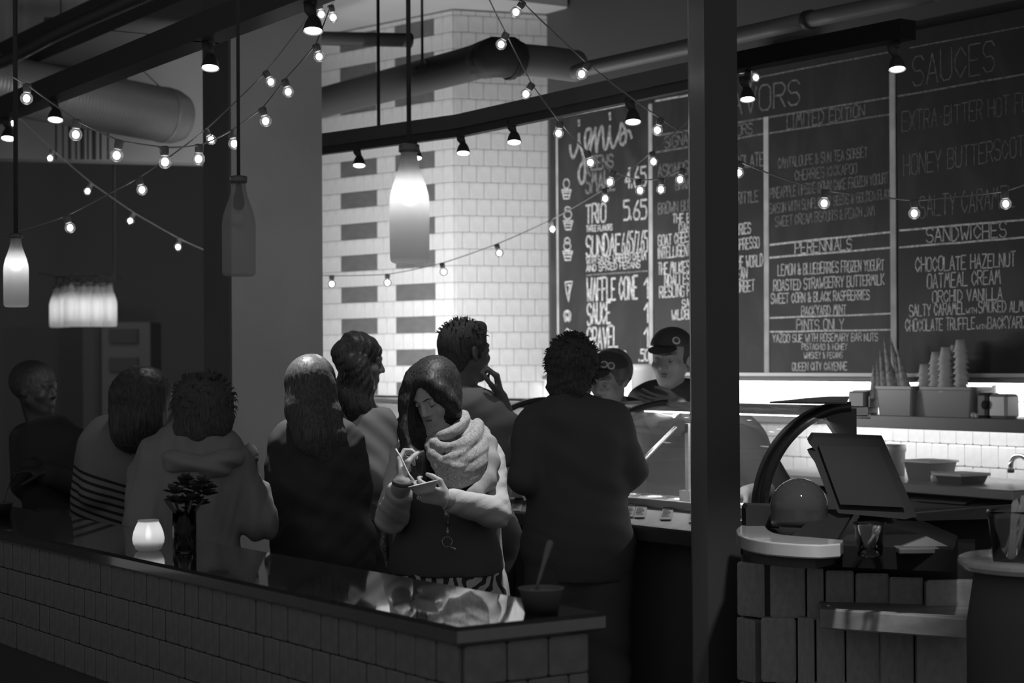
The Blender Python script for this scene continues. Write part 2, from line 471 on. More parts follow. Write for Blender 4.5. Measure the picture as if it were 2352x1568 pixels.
def hand_prims(S, W, A, B, C, s=1.0, curl=(.5, .6, .7, .8), spread=.10, thumb=(.6, .3), k=.006):
    """W wrist, A along the palm, B towards the palm side, C towards the thumb"""
    W = np.array(W, float); A = unit(A); B = unit(np.array(B) - A * np.dot(A, B)); C0 = unit(np.cross(A, B)); C = C0 if np.dot(C0, C) > 0 else -C0
    for u in (.028, .010, -.010, -.026):
        S.cap(W + C * u * .55 * s, W + (A * .082 + C * u) * s, .013 * s, .0105 * s, flat=(B, .85), k=.012 * s)
    ln = ((.040, .025, .020), (.045, .028, .021), (.041, .026, .020), (.031, .020, .018))
    for i, u in enumerate((.029, .0095, -.010, -.028)):
        p = W + (A * (.084 - abs(u - .005) * .25) + C * u) * s; ang = curl[i] * .55; dr = unit(A + C * u * spread * 30)
        r = (.0088, .0092, .0087, .0076)[i] * s
        for j, l in enumerate(ln[i]):
            d = dr * math.cos(ang) + B * math.sin(ang); e = p + d * l * s
            S.cap(p, e, r, r * .92, k=.0025); p = e; r *= .93; ang += curl[i] * (1.15 if j == 0 else .8)
    p = W + (A * .022 + C * .026 + B * .006) * s
    d = unit(A * .75 + C * .75 + B * thumb[0]); e = p + d * .040 * s; S.cap(p, e, .0135 * s, .0108 * s, k=.01 * s)
    d = unit(A * .9 + C * (.3 - thumb[1]) + B * (thumb[0] + thumb[1])); g = e + d * .032 * s; S.cap(e, g, .0104 * s, .0092 * s, k=.004)
    d = unit(A * .95 + C * (.1 - thumb[1]) + B * (thumb[0] + thumb[1] * 1.2)); S.cap(g, g + d * .024 * s, .0092 * s, .0078 * s, k=.004)
def folds(amp, fx, fy, fz, ph=0.0):
    def fn(X, Y, W):
        a = fx * X + fy * Y + fz * W + ph
        return amp * (np.sin(a + 1.7 * np.sin(9 * W + 5 * X + ph)) + .5 * np.sin(2.3 * a + 2.2 * np.sin(13 * X - 7 * W)))
    return fn
def strands(amp, c, freq=40, tw=6.0):
    """ripples around a vertical axis through c: combed hair"""
    def fn(X, Y, W):
        a = np.arctan2(Y - c[1], X - c[0])
        return amp * (np.sin(freq * a + tw * W) + .6 * np.sin(freq * 2.3 * a - tw * 1.7 * W + 1))
    return fn
# ================================================================= the setting
def S(o): o['kind'] = 'structure'; return o
black = M('dark_paint', .10, .8, spec=.15)
mb = MB(); mb.hexa([(-9, 2.0, -.1), (9, 2.0, -.1), (9, 19, -.1), (-9, 19, -.1), (-9, 2.0, 0), (9, 2.0, 0), (9, 19, 0), (-9, 19, 0)])
S(mb.build('floor', M('floor_concrete', .09, .45, noise=(3, .2)), None))
mb = MB(); mb.hexa([(-9, 4.3, 4.3), (9, 4.3, 4.3), (9, 19, 4.3), (-9, 19, 4.3), (-9, 4.3, 4.4), (9, 4.3, 4.4), (9, 19, 4.4), (-9, 19, 4.4)])
S(mb.build('ceiling', M('ceiling_black', .055, .9, spec=.1), None))
mb = MB(); mb.box((-1, 18.9, 2.1), (8, 0, 0), (0, .1, 0), (0, 0, 2.3)); S(mb.build('wall_back', M('wall_black', .20, .9, spec=.1), None))
mb = MB(); mb.box((-6.6, 14, 2.1), (.1, 0, 0), (0, 5, 0), (0, 0, 2.3)); S(mb.build('wall_left', MATS['wall_black'], None))
# light bulkhead high up on the left, dark opening under it
a = q(-40, 352, 11.6); b = q(560, 376, 11.6)
mb = MB(); zb = (a[2] + b[2]) / 2
mb.hexa([(a[0] - 1, 11.6, a[2]), (b[0], 11.6, b[2]), (b[0], 11.8, b[2]), (a[0] - 1, 11.8, a[2]), (a[0] - 1, 11.6, 4.3), (b[0], 11.6, 4.3), (b[0], 11.8, 4.3), (a[0] - 1, 11.8, 4.3)])
S(mb.build('trim_1', M('bulkhead_paint', .42, .8, spec=.2, noise=(2, .06)), None))
# light soffit over the tiled column
soff = M('soffit_plaster', .62, .8, spec=.2, noise=(2, .05))
P = [qz(690, 20, 3.71), qz(742, -110, 3.71), qz(1120, -6, 3.71), qz(1303, 16, 3.71), qz(1262, 31, 3.71) + np.array([0, .8, 0]), q(700, 60, 13.5) * [1, 1, 0] + [0, 0, 3.71]]
mb = MB(); mb.prism(P, (0, 0, .12)); S(mb.build('trim_2', soff, None))
# menu wall, running along D
tl, tr = tn(1262, 6.56), tn(2500, 6.56)
WN = 6.56
wallm = M('menu_wall_paint', .10, .8, spec=.15)
mb = MB(); mb.hexa([nt(WN, tl + .1, 0), nt(WN, tr - .6, 0), nt(WN + .12, tr - .6, 0), nt(WN + .12, tl + .1, 0), nt(WN, tl + .1, 4.3), nt(WN, tr - .6, 4.3), nt(WN + .12, tr - .6, 4.3), nt(WN + .12, tl + .1, 4.3)])
wr = S(mb.build('wall_right', wallm, None))
# its white tiles (0.1 m, running bond) behind the counter
tw = M('white_glazed_tile', .80, .18, noise=(1.3, .04), coat=.3)
unit_tile = MB().box((0, 0, 0), (1, 0, 0), (0, 1, 0), (0, 0, 1), .12).mesh('tile'); unit_tile.materials.append(tw)
def tile_obj(name, parent, me, c, ax, ay, az):
    """a copy of a unit tile with half-vectors ax, ay, az"""
    o = bpy.data.objects.new(name, me); COL.objects.link(o)
    mt = Matrix.Identity(4)
    for i in range(3): mt[i][0] = ax[i]; mt[i][1] = ay[i]; mt[i][2] = az[i]; mt[i][3] = c[i]
    if parent is not None:
        o.parent = parent; pl = Vector(parent.location)
        mt = Matrix.Translation(-pl) @ mt
    o.matrix_basis = mt
    return o
zt = [1.502 - .1 * k for k in range(6)]
t0 = tn(1690, WN - .012)
cnt = 0
for r, z in enumerate(zt):
    t = t0 + (0.05 if r % 2 else 0)
    while t > tr - .1:
        jit = random.uniform(-.0006, .0006)
        tile_obj('tile', wr, unit_tile, nt(WN - .012 + jit, t, z - .05), D * .0488, N * .010, Z * .0485); t -= .1; cnt += 1
for r, z in enumerate(zt[:2]):
    t = tn(1262, WN) + (0.05 if r % 2 else 0)
    while t > t0 + .1:
        tile_obj('tile', wr, unit_tile, nt(WN - .012, t, z - .05), D * .0488, N * .010, Z * .0485); t -= .1; cnt += 1
print('kitchen tiles', cnt)

# ================================================================= tiled column
def perp(d): return np.array([-d[1], d[0], 0])
TC = q(1046, 829, 11.2); TC[2] = 0
DL = np.array([-.706, .708, 0]); DR = np.array([.948, .319, 0])
NL, NR = perp(DL), -perp(DR)       # outward
NL = NL if NL[1] < 0 else -NL; NR = NR if NR[1] < 0 else -NR
def t_on(px, o, d):
    r = ray(px, 829); k = r[0] / r[1]
    return (k * o[1] - o[0]) / (d[0] - k * d[1])
WL, WR = t_on(735, TC, DL), t_on(1264, TC, DR)
colm = empty('tiled_column', TC, 'tall corner column clad in square white tiles with dark rectangle bands on its left face', 'column')
core = MB(); grout = M('grout', .42, .9)
A_, B_, C_ = TC + NL * 0, TC + DL * WL, TC + DR * WR
back = np.array([0, .9, 0])
core.prism([TC, B_, B_ + back, C_ + back, C_], (0, 0, 3.71)); core.build('core', grout, colm)
tl_me = MB().box((0, 0, 0), (1, 0, 0), (0, 1, 0), (0, 0, 1), .10).mesh('tile'); tl_me.materials.append(M('column_tile', .74, .34, noise=(.9, .05)))
dk_me = MB().box((0, 0, 0), (1, 0, 0), (0, 1, 0), (0, 0, 1), .04).mesh('dark_tile'); dk_me.materials.append(M('dark_panel_tile', .17, .35, noise=(2, .1)))
def put(face, t0, t1, z0, z1, me, name):
    d, n_ = (DL, NL) if face == 'L' else (DR, NR)
    c = TC + d * (t0 + t1) / 2 + n_ * (.004 + random.uniform(-.0008, .0008)) + Z * (z0 + z1) / 2
    tile_obj(name, colm, me, c, d * ((t1 - t0) / 2 - .0016), n_ * .006, Z * ((z1 - z0) / 2 - .0016))
tx = [t_on(p, TC, DL) for p in (1046, 1003, 913, 870, 787, 742)]
for k in range(-1, 23):
    z0, z1 = 1.472 + .1 * k, 1.572 + .1 * k
    z1 = min(z1, 3.70)
    if z1 - z0 < .02: continue
    if k % 2 == 0:
        n_ = 14; wdt = WL / n_
        for i in range(n_): put('L', i * wdt, (i + 1) * wdt, z0, z1, tl_me, 'tile')
    else:
        for (a, b) in ((tx[0], tx[1]), (tx[2], tx[3]), (tx[4], WL)):
            mid = (a + b) / 2
            put('L', a, mid, z0, z1, tl_me, 'tile'); put('L', mid, b, z0, z1, tl_me, 'tile')
        put('L', tx[1], tx[2], z0, z1, dk_me, 'dark_tile'); put('L', tx[3], tx[4], z0, z1, dk_me, 'dark_tile')
    t = -(.0 if k % 2 else .046)
    while t < WR - .012:
        put('R', max(t, 0), min(t + .092, WR), z0, z1, tl_me, 'square_tile'); t += .092
# edging strip where column meets the menu wall
mb = MB(); e0 = TC + DR * (WR - .01) + NR * .012
mb.hexa([e0 + Z * .0, e0 + DR * .03, e0 + DR * .03 + back * .1, e0 + back * .1, e0 + Z * 3.7, e0 + DR * .03 + Z * 3.7, e0 + DR * .03 + back * .1 + Z * 3.7, e0 + back * .1 + Z * 3.7])
mb.build('edge_strip', black, colm)

# far tiled column in the dark on the left
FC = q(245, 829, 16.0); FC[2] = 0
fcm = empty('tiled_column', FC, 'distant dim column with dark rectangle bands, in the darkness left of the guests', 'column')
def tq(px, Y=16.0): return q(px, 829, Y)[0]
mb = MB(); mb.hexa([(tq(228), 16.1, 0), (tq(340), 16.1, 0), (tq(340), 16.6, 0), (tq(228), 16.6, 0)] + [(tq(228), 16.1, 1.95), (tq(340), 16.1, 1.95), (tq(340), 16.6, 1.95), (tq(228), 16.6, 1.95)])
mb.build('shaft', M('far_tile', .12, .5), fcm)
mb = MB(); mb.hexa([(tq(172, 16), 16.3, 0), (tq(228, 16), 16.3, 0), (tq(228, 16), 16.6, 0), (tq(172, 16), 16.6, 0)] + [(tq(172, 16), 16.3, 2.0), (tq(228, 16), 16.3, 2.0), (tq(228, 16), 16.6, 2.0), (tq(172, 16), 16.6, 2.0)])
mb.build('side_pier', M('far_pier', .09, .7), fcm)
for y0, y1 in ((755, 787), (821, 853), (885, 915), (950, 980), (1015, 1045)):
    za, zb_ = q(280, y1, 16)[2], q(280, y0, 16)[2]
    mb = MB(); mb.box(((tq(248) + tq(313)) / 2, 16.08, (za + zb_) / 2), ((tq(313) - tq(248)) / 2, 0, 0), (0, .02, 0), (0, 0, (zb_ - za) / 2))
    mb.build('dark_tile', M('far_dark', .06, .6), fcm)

# plastered pillar on the left
PC = q(533, 829, 8.0); PC[2] = 0
wN, wD = t_on(742, PC, N), t_on(474, PC, D)
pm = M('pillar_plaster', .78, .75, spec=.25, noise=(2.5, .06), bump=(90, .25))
pm2 = M('pillar_side_dark', .17, .75, spec=.2, noise=(2.5, .06))  # the side face is set darker than the front
pil = empty('plaster_pillar', PC, 'thick smooth grey plastered pillar standing left of the tiled column', 'pillar')
mb = MB(); mb.prism([PC, PC + N * wN, PC + N * wN + D * (wD - .006), PC + D * (wD - .006)], (0, 0, 4.3)); mb.build('shaft', pm, pil)
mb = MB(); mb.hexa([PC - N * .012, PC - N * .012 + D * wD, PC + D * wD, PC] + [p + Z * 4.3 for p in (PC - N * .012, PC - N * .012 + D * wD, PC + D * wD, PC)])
mb.build('side_face', pm2, pil, label='darker side face')
# steel post on the right
SP = q(1621, 829, 5.9); SP[2] = 0
ps = empty('steel_post', SP, 'dark painted square steel post standing in front of the glass display case', 'post')
l0, r0 = q(1590, 829, 5.96), q(1698, 829, 5.9)
l0[2] = r0[2] = 0
mb = MB(); w1 = SP
a0, a1 = np.array([l0[0], 6.0, 0]), np.array([r0[0], 5.9, 0]); m0 = np.array([SP[0], 5.88, 0])
mb = MB(); mb.prism([m0, a1, a1 + [0, .14, 0], m0 + [0.0, .16, 0]], (0, 0, 4.3)); mb.build('shaft', M('post_dark', .06, .5), ps)
mb = MB(); mb.prism([a0, m0, m0 + [.0, .16, 0], a0 + [0, .04, 0]], (0, 0, 4.3)); mb.build('flange', M('post_grey', .22, .38, spec=.6), ps, label='lighter bevelled flange of the post')
for z in (.02,):
    mb = MB(); mb.box((l0[0] / 2 + r0[0] / 2, 5.97, .01), (.14, 0, 0), (0, .14, 0), (0, 0, .01), .003); mb.build('base_plate', MATS['post_dark'], ps)

# ================================================================= ceiling ironwork, pipes and ducts
iron = M('black_iron', .06, .5, spec=.3)
def qq(px, py, z=None, Y=None): return qz(px, py, z) if z is not None else q(px, py, Y)
def bar(name, pts, hw, hh, mat, label, cat, group=None, parent=None):
    mb = MB(); pts = [np.array(p) for p in pts]
    for a, b in zip(pts[:-1], pts[1:]):
        d = unit(b - a); s_ = unit(np.cross(d, Z)); u = np.cross(s_, d)
        mb.box((a + b) / 2, (b - a) / 2 + d * .01, s_ * hw, u * hh)
    if parent is not None: return mb.build(name, mat, parent)
    return top(name, mb, mat, (pts[0] + pts[-1]) / 2, label, cat, group)
# rear lighting track: bends in front of the tiled column
trk = empty('lighting_track', qz(1060, 280, 2.62), 'black track of spotlights crossing in front of the tiled column', 'track light')
trp = [qz(640, 338, 2.62), qz(1062, 280, 2.62), qz(1640, 154, 2.62)]
bar('rail_extension', [qz(1640, 154, 2.62), qz(2080, 68, 2.62)], .035, .03, M('dark_rail', .02, .8, spec=.1), '', '', parent=trk)
bar('rail', trp, .035, .030, M('rail_grey', .10, .5), '', '', parent=trk)
bar('lip', [p - Z * .045 for p in trp], .018, .018, iron, '', '', parent=trk)
# front lighting track
trfp = [qz(-120, 294, 2.78), qz(0, 255, 2.78), qz(473, 68, 2.78), qz(900, -100, 2.78)]
trf = empty('lighting_track', qz(300, 120, 2.78), 'black track of spotlights running from the left edge over the bar', 'track light')
bar('rail', [qz(-120, 294, 2.78), qz(0, 255, 2.78), qz(473, 68, 2.78), qz(900, -100, 2.78)], .05, .045, iron, '', '', parent=trf)
# big beams in the dark above
bar('ceiling_beam', [qz(-150, 235, 3.3), qz(330, 30, 3.3), qz(760, -160, 3.3)], .16, .10, M('beam_black', .08, .8), 'wide black beam slanting across the upper left corner', 'beam')
mb = MB(); c0 = []
pp = [qz(-40, 160, 3.05), qz(30, 132, 3.05), qz(120, 84, 3.05), qz(200, 46, 3.05), qz(300, 2, 3.05), qz(420, -50, 3.05)]
fine = []
for a, b in zip(pp[:-1], pp[1:]):
    for i in range(26): fine.append(a + (b - a) * i / 26)
mb.tube(fine, [.024 if i % 2 else .032 for i in range(len(fine))], 10)
top('corrugated_conduit', mb, M('conduit_metal', .25, .3, metal=.6), fine[40], 'ribbed flexible conduit catching light along the top left beam', 'conduit')
# spiral duct
d0, d1 = q(-110, 172, 9.6), q(372, 263, 10.6)
dd = unit(d1 - d0); Ld = np.linalg.norm(d1 - d0)
duct = empty('spiral_duct', (d0 + d1) / 2, 'grey spiral air duct with a rounded closed end, upper left', 'air duct')
prof = []
nr = 60
for i in range(nr):
    h_ = Ld * i / nr; prof += [(.156, h_), (.156, h_ + Ld / nr * .8), (.1567, h_ + Ld / nr * .9)]
prof += [(.156, Ld)]
mb = MB(); mb.lathe(d0, prof, 32, dd); mb.build('duct_body', M('duct_metal', .20, .42, metal=.3), duct)
mb = MB(); mb.lathe(d1, [(.159, 0), (.159, .02), (.155, .075), (.135, .13), (.086, .165), (.01, .178)], 32, dd); mb.build('end_cap', M('duct_cap', .20, .5, metal=.2), duct)
for f_ in (.62,):
    c_ = d0 + dd * Ld * .80; pt = q(315, 150, 10.2)
    mb = MB(); mb.tube([c_ + Z * .14, pt], .003, 6); mb.tube([c_ + dd * .28 + Z * .14, pt], .003, 6); mb.tube([pt, q(309, 40, 10.2)], .003, 6)
    mb.build('hanger_wire', iron, duct)
# dark vertical bars behind the duct
scr = empty('bar_screen', q(187, 360, 11.2), 'screen of thin dark vertical bars hanging behind the spiral duct', 'screen')
bx = [128, 144, 159, 174, 188, 201, 215, 230, 247]
for x_, w_ in zip(bx, (.010, .008, .016, .010, .022, .010, .022, .012, .010)):
    mb = MB(); t_ = q(x_, 60, 11.2); b_ = q(x_ + 1, 366, 11.2)
    mb.box((t_ + b_) / 2, (w_ / 2, 0, 0), (0, w_ / 2, 0), (t_ - b_) / 2); mb.build('bar', iron, scr)
mb = MB(); mb.box(q(187, 50, 11.2), (.22, 0, 0), (0, .02, 0), (0, 0, .025)); mb.tube([q(140, 50, 11.2), q(140, 50, 11.2) * [1, 1, 0] + [0, 0, 4.3]], .006, 6); mb.tube([q(234, 50, 11.2), q(234, 50, 11.2) * [1, 1, 0] + [0, 0, 4.3]], .006, 6); mb.build('top_rail', iron, scr)
# insulated pipe with an elbow
def pipe(name, pts, rs, mat, parent, smooth=10):
    mb = MB(); out = []; rr = []
    for i in range(len(pts) - 1):
        for k in range(smooth): out.append(pts[i] + (pts[i + 1] - pts[i]) * k / smooth); rr.append(rs[i] + (rs[i + 1] - rs[i]) * k / smooth)
    out.append(pts[-1]); rr.append(rs[-1]); mb.tube(out, rr, 14); return mb.build(name, mat, parent)
pp_ = empty('insulated_pipe', qz(1170, 140, 3.05), 'fat dark insulated pipe with an elbow, crossing the tiled column', 'pipe')
pm_ = M('pipe_dark', .065, .6)
pipe('long_run', [qz(560, 283, 3.05), qz(742, 235, 3.05), qz(1060, 152, 3.05), qz(1120, 134, 3.05)], [.085] * 4, pm_, pp_)
mb = MB(); mb.tube([qz(1105, 139, 3.05), qz(1135, 131, 3.05), qz(1165, 133, 3.05), qz(1190, 136, 3.05)], [.09, .098, .096, .088], 14); mb.build('elbow', pm_, pp_)
pipe('short_run', [qz(1180, 136, 3.05), qz(1262, 143, 3.05), qz(1325, 152, 3.05)], [.078] * 3, M('pipe_grey', .24, .5), pp_)
mb = MB(); mb.tube([qz(1167, 134, 3.05), qz(1177, 135, 3.05)], .104, 14); mb.build('clamp', iron, pp_)
mb = MB(); mb.tube([qz(970, 140, 3.1), qz(969, -30, 3.6)], .007, 6); mb.tube([qz(970, 134, 3.13), qz(955, 163, 3.0)], .006, 6); mb.tube([qz(970, 134, 3.13), qz(985, 160, 3.0)], .006, 6)
mb.build('hanger_rod', iron, pp_)
p2 = empty('grey_pipe', qz(1500, 125, 2.98), 'long pale grey pipe rising to the upper right behind the steel post', 'pipe')
gp = M('pipe_light', .22, .5)
pipe('tube', [qz(1322, 166, 2.98), qz(1345, 158, 2.98), qz(1585, 106, 2.98), qz(1855, 46, 2.98)], [.035, .035, .035, .035], gp, p2, 4)
pipe('tube', [qz(1858, 45, 2.98), qz(2150, -15, 2.98)], [.033, .033], gp, p2, 4)
mb = MB(); a_ = qz(1853, 47, 2.98); b_ = qz(1864, 44, 2.98); mb.tube([a_, b_], .041, 12); mb.build('coupling', iron, p2)
mb = MB(); mb.tube([qz(650, 83, 3.3), qz(742, 88, 3.3), qz(930, 92, 3.3), qz(944, 93, 3.3)], [.036, .037, .038, .040], 12)
top('ceiling_pipe', mb, iron, qz(800, 88, 3.3), 'short black pipe with a capped end above the insulated pipe', 'pipe')
mb = MB(); mb.tube([qz(870, 314, 2.64), qz(868, -40, 3.5)], .008, 6)
top('track_rod', mb, iron, qz(870, 160, 3.0), 'thin rod holding the track in front of the tiled column', 'rod')
# shelf lamp / pale lit ledge at the top left of the right hand board
mb = MB(); mb.prism([qn(1704, 152, 6.45), qn(1712, 132, 6.45), qn(1740, 124, 6.45), qn(1838, 118, 6.45), qn(1760, 142, 6.45)], N * .06)
top('bracket_plate', mb, M('bracket_grey', .30, .5), qn(1740, 140, 6.45), 'pale metal plate above the flavour board beside the post', 'plate')

# ================================================================= spotlights
lensm = M('lamp_lens', 1.0, .4, emit=5)
spotm = M('spot_black', .055, .35, spec=.5)
SPOTS = [  # px, py of the lens, width px, height Y, label bits, where
    (825, 381, 30, None, 'rear', 'spotlight leftmost on the rear track, before a dark tile band'),
    (955, 364, 16, None, 'rear', 'spotlight half hidden behind the bright bottle lamp'),
    (1064, 353, 32, None, 'rear', 'spotlight on the rear track at the corner of the tiled column'),
    (1181, 328, 34, None, 'rear', 'spotlight on the rear track before the bright tile face'),
    (1454, 281, 38, None, 'rear', 'spotlight hanging over the price board'),
    (1717, 229, 36, None, 'rear', 'spotlight just right of the steel post beside two small bulbs'),
    (2061, 160, 40, None, 'rear', 'flat spotlight over the divider left of the sauces board'),
    (19, 319, 34, None, 'front', 'spotlight at the left edge of the photo beside two bulbs'),
    (127, 276, 36, None, 'front', 'spotlight in front of the spiral duct'),
    (483, 157, 42, None, 'front', 'spotlight in front of the dark side of the plastered pillar'),
    (719, 72, 46, None, 'front', 'spotlight at the top of the plastered pillar beside hanging bulbs'),
]
def spotlight(px, py, wpx, track, label):
    zr = 2.62 if track == 'rear' else 2.78
    Y = .074 * F / wpx if wpx > 20 else 8.7
    pl = (trp + [qz(2080, 68, 2.62)]) if track == 'rear' else trfp; best = None
    for a, b in zip(pl[:-1], pl[1:]):
        for i in range(201):
            p = a + (b - a) * i / 200; v = p - CAM; x_ = 1176 + F * v.dot(RT) / v.dot(FWD)
            if best is None or abs(x_ - px) < best[0]: best = (abs(x_ - px), p)
    tp = best[1]; Y = tp[1]
    r = max(wpx, 30) * Y / F / 2
    c = q(px, py, Y)
    t = empty('spotlight', c, label, 'spotlight', 'track spotlights')
    ax = unit(np.array([0, .30, 1.0]))
    mb = MB(); mb.lathe(c, [(r, 0), (r * 1.02, .004), (r * .96, r * .35), (r * .8, r * .95), (r * .55, r * 1.45), (r * .35, r * 1.7)], 24, ax, cap0=False); mb.build('shade', spotm, t)
    mb = MB(); mb.lathe(c, [(r * .86, .002), (r * .86, .012)], 24, ax, cap1=True, cap0=True); mb.build('lens', lensm, t)
    mb = MB(); hz = c + ax * r * 1.6
    mb.tube([hz, hz + Z * r * .6 + [-.01, 0, 0], hz + Z * r * 1.5 + [-.012, 0, 0]], [r * .42, r * .6, r * .62], 14)
    mb.tube([hz + Z * r * 1.2, tp - Z * .035], r * .4, 10)
    mb.build('swivel', iron, t)
    return t
for s_ in SPOTS: spotlight(s_[0], s_[1], s_[2], s_[4], s_[5])
# ================================================================= string lights
bulbglass = Mglass('bulb_glass', .97, .955)
coreM = M('bulb_filament', 1.0, .5, emit=14)
wireM = M('wire_grey', .30, .5)
sockM = M('socket_grey', .16, .5)
R0 = .0205
cz = MB().sphere((0, 0, 0), 1, 20, 12).mesh('bulb'); cz.materials.append(bulbglass)
ck = MB().sphere((0, 0, 0), 1, 10, 8).mesh('filament'); ck.materials.append(coreM)
cs_ = MB().lathe((0, 0, 0), [(.55, .92), (.60, 1.05), (.62, 1.25), (.66, 1.3), (.66, 2.2), (.5, 2.3)], 14).mesh('socket'); cs_.materials.append(sockM)
def place_unit(name, me, parent, c, sc, up=None):
    o = bpy.data.objects.new(name, me); COL.objects.link(o); o.parent = parent
    loc = Vector(c); g = parent
    while g is not None: loc -= Vector(g.location); g = g.parent
    o.location = loc; o.scale = (sc, sc, sc)
    if up is not None: o.rotation_euler = Vector(up).to_track_quat('Z', 'Y').to_euler()
    return o
def string_light(label, Bs, ends, sag=.012):
    """Bs: (px, py, r_px, attach_px, attach_py) in order; ends: extra wire points (px, py, Y) before and after"""
    P = []
    for (px, py, r, ax, ay) in Bs:
        Y = R0 * F / r; P.append((q(px, py, Y), q(ax, ay, Y), Y))
    t = empty('string_light', P[len(P) // 2][1], label, 'string light', 'strings of bulbs')
    wp = [q(*e) for e in ends[0]] + [p[1] for p in P] + [q(*e) for e in ends[1]]
    pts = []
    for a, b in zip(wp[:-1], wp[1:]):
        L_ = np.linalg.norm(b - a)
        for i in range(6):
            u = i / 6; pts.append(a + (b - a) * u - Z * sag * L_ * 2.2 * u * (1 - u))
    pts.append(wp[-1])
    mb = MB(); mb.tube(pts, .0028, 6); mb.build('wire', wireM, t)
    for c, a, Y in P:
        up = unit(a - c)
        s_ = place_unit('socket', cs_, t, c, R0, up)
        b = place_unit('bulb', cz, t, c, R0)
        f_ = place_unit('filament', ck, b, c, 1); f_.location = (0, 0, 0); f_.scale = (.54, .54, .60)
    return t
G_ = lambda px, py, r, dx=0, dy=None: (px, py, r, px + dx, py + (-2.1 * r if dy is None else dy))
string_light('sagging string of the largest bulbs in front of the spiral duct, upper left',
    [G_(61, 226, 15, 2), G_(174, 309, 15.5, 2), G_(268, 357, 16, 6), G_(379, 372, 16, -2), G_(456, 365, 15, 2), G_(538, 330, 14, -8), G_(610, 278, 14, -8), G_(662, 211, 13.3, -8), G_(733, 130, 13, -8), G_(765, 40, 12.5, -6)],
    ([(-20, 150, 5.7)], [(800, -40, 6.9)]))
string_light('string rising from the lower left dark hall to the top of the plastered pillar',
    [G_(161, 523, 12.8, -9), G_(326, 436, 13, -8), G_(485, 321, 12, -14, -22), G_(622, 188, 12.3, -12, -22), G_(738, 33, 12.5, -6)],
    ([(-20, 545, 7.7)], [(790, -45, 7.2)]))
string_light('string of small bulbs descending through the dark hall on the left',
    [G_(14, 267, 9, 6), G_(115, 363, 9, 6), G_(201, 439, 9, 9), G_(299, 507, 9, 8), G_(409, 567, 9, 3)],
    ([(-30, 215, 9.8)], [(478, 578, 9.8), (530, 600, 9.8)]))
string_light('string of bulbs crossing the column and sagging over the price board',
    [G_(1151, 102, 13, 12, -24), G_(1208, 216, 12.6, 14, -22), G_(1283, 306, 12.2, 4, -24), G_(1356, 373, 12, -8, -24), G_(1401, 418, 11.8, 8, -24), G_(1470, 437, 11.4, -4, -24), G_(1518, 435, 11.3, 2, -24), G_(1562, 412, 11.2, 6, -24)],
    ([(1110, -30, 6.6)], [(1590, 372, 7.9), (1640, 335, 8.1)]))
string_light('string of bulbs running from the top centre down to the steel post',
    [G_(1185, 28, 13.3, 16, -22), G_(1336, 170, 13.8, 16, -22), G_(1510, 299, 13, 8, -26)],
    ([(1150, -30, 6.3)], [(1555, 297, 7.0), (1600, 312, 7.0)]))
string_light('long low string of small bulbs climbing across the tiled column to the post',
    [G_(762, 652, 9, 0), G_(890, 649, 9, 0), G_(1019, 624, 9.3, -4), G_(1147, 581, 9.5, -7), G_(1269, 526, 9.6, -5), G_(1390, 456, 10, -2, -22), G_(1501, 371, 10.2, -4, -22)],
    ([(700, 630, 9.8)], [(1585, 274, 8.6), (1640, 225, 8.4)]))
string_light('string of three bulbs hanging in front of the right hand menu boards',
    [G_(1697, 397, 12, 6, -24), G_(1893, 467, 14, 2), G_(2100, 490, 14, 0), G_(2310, 468, 13.6, -3)],
    ([(1640, 350, 7.3)], [(2400, 408, 6.4)]))
string_light('short knot of two small bulbs by the spotlight right of the post',
    [G_(1703, 160, 9.5, 5, -18), G_(1736, 178, 9.5, -8, -20)], ([(1745, 120, 9.0)], [(1722, 190, 9.0)]), .3)
string_light('single small bulb hanging beside the leftmost spotlight',
    [G_(29, 283, 8.5, -7, -18)], ([(22, 236, 10.0)], [(14, 262, 10.0)]), .1)

# ================================================================= bottle pendant lamps
frost = Mfrost('frosted_bottle', .88, .06)
frost_off = Mfrost('frosted_bottle_unlit', .55, .45)
BPROF = [(.0, 0), (.040, 0), (.0465, .004), (.049, .012), (.0495, .10), (.0495, .150), (.0475, .170), (.042, .192), (.034, .214), (.0265, .236), (.022, .256), (.0205, .272), (.0235, .276), (.0235, .292), (.021, .294)]
def bottle_lamp(px, ybot, ytop, Y, label, lit=1, group='frosted bottle lamps', cord=True, zc=3.9, tall=False):
    s_ = (ybot - ytop) * Y / F / .294
    c = q(px, ybot, Y)
    t = empty('bottle_lamp', c, label, 'pendant lamp', group)
    mb = MB(); mb.lathe(c, [(max(r, .001) * s_, h * s_) for r, h in BPROF], 32, cap0=False, cap1=False); mb.build('bottle', frost if lit else frost_off, t)
    mb = MB(); mb.lathe(c, [(.0215 * s_, .274 * s_), (.026 * s_, .276 * s_), (.026 * s_, .294 * s_), (.012 * s_, .297 * s_)], 24); mb.build('collar', M('collar_grey', .14, .4, metal=.3) , t)
    mb = MB(); mb.lathe(c, [(.006 * s_, .29 * s_), (.010 * s_, .25 * s_), (.016 * s_, .235 * s_), (.017 * s_, .205 * s_), (.010 * s_, .195 * s_)], 14); mb.build('lamp_holder', iron, t)
    mb = MB()
    if tall: mb.lathe(c, [(.002, .04 * s_), (.014 * s_, .05 * s_), (.016 * s_, .10 * s_), (.020 * s_, .15 * s_), (.020 * s_, .175 * s_), (.008 * s_, .19 * s_)], 14)
    else: mb.sphere(c + Z * .166 * s_, .024 * s_, 16, 10)
    mb.build('light_bulb', M('bulb_lit_%g' % lit, 1, .5, emit=7 * lit) if lit else M('bulb_unlit', .6, .3), t)
    if cord:
        mb = MB(); mb.tube([c + Z * .29 * s_, c + Z * (zc - c[2])], .006 if cord is True else cord, 8); mb.build('cord', iron, t)
    return t
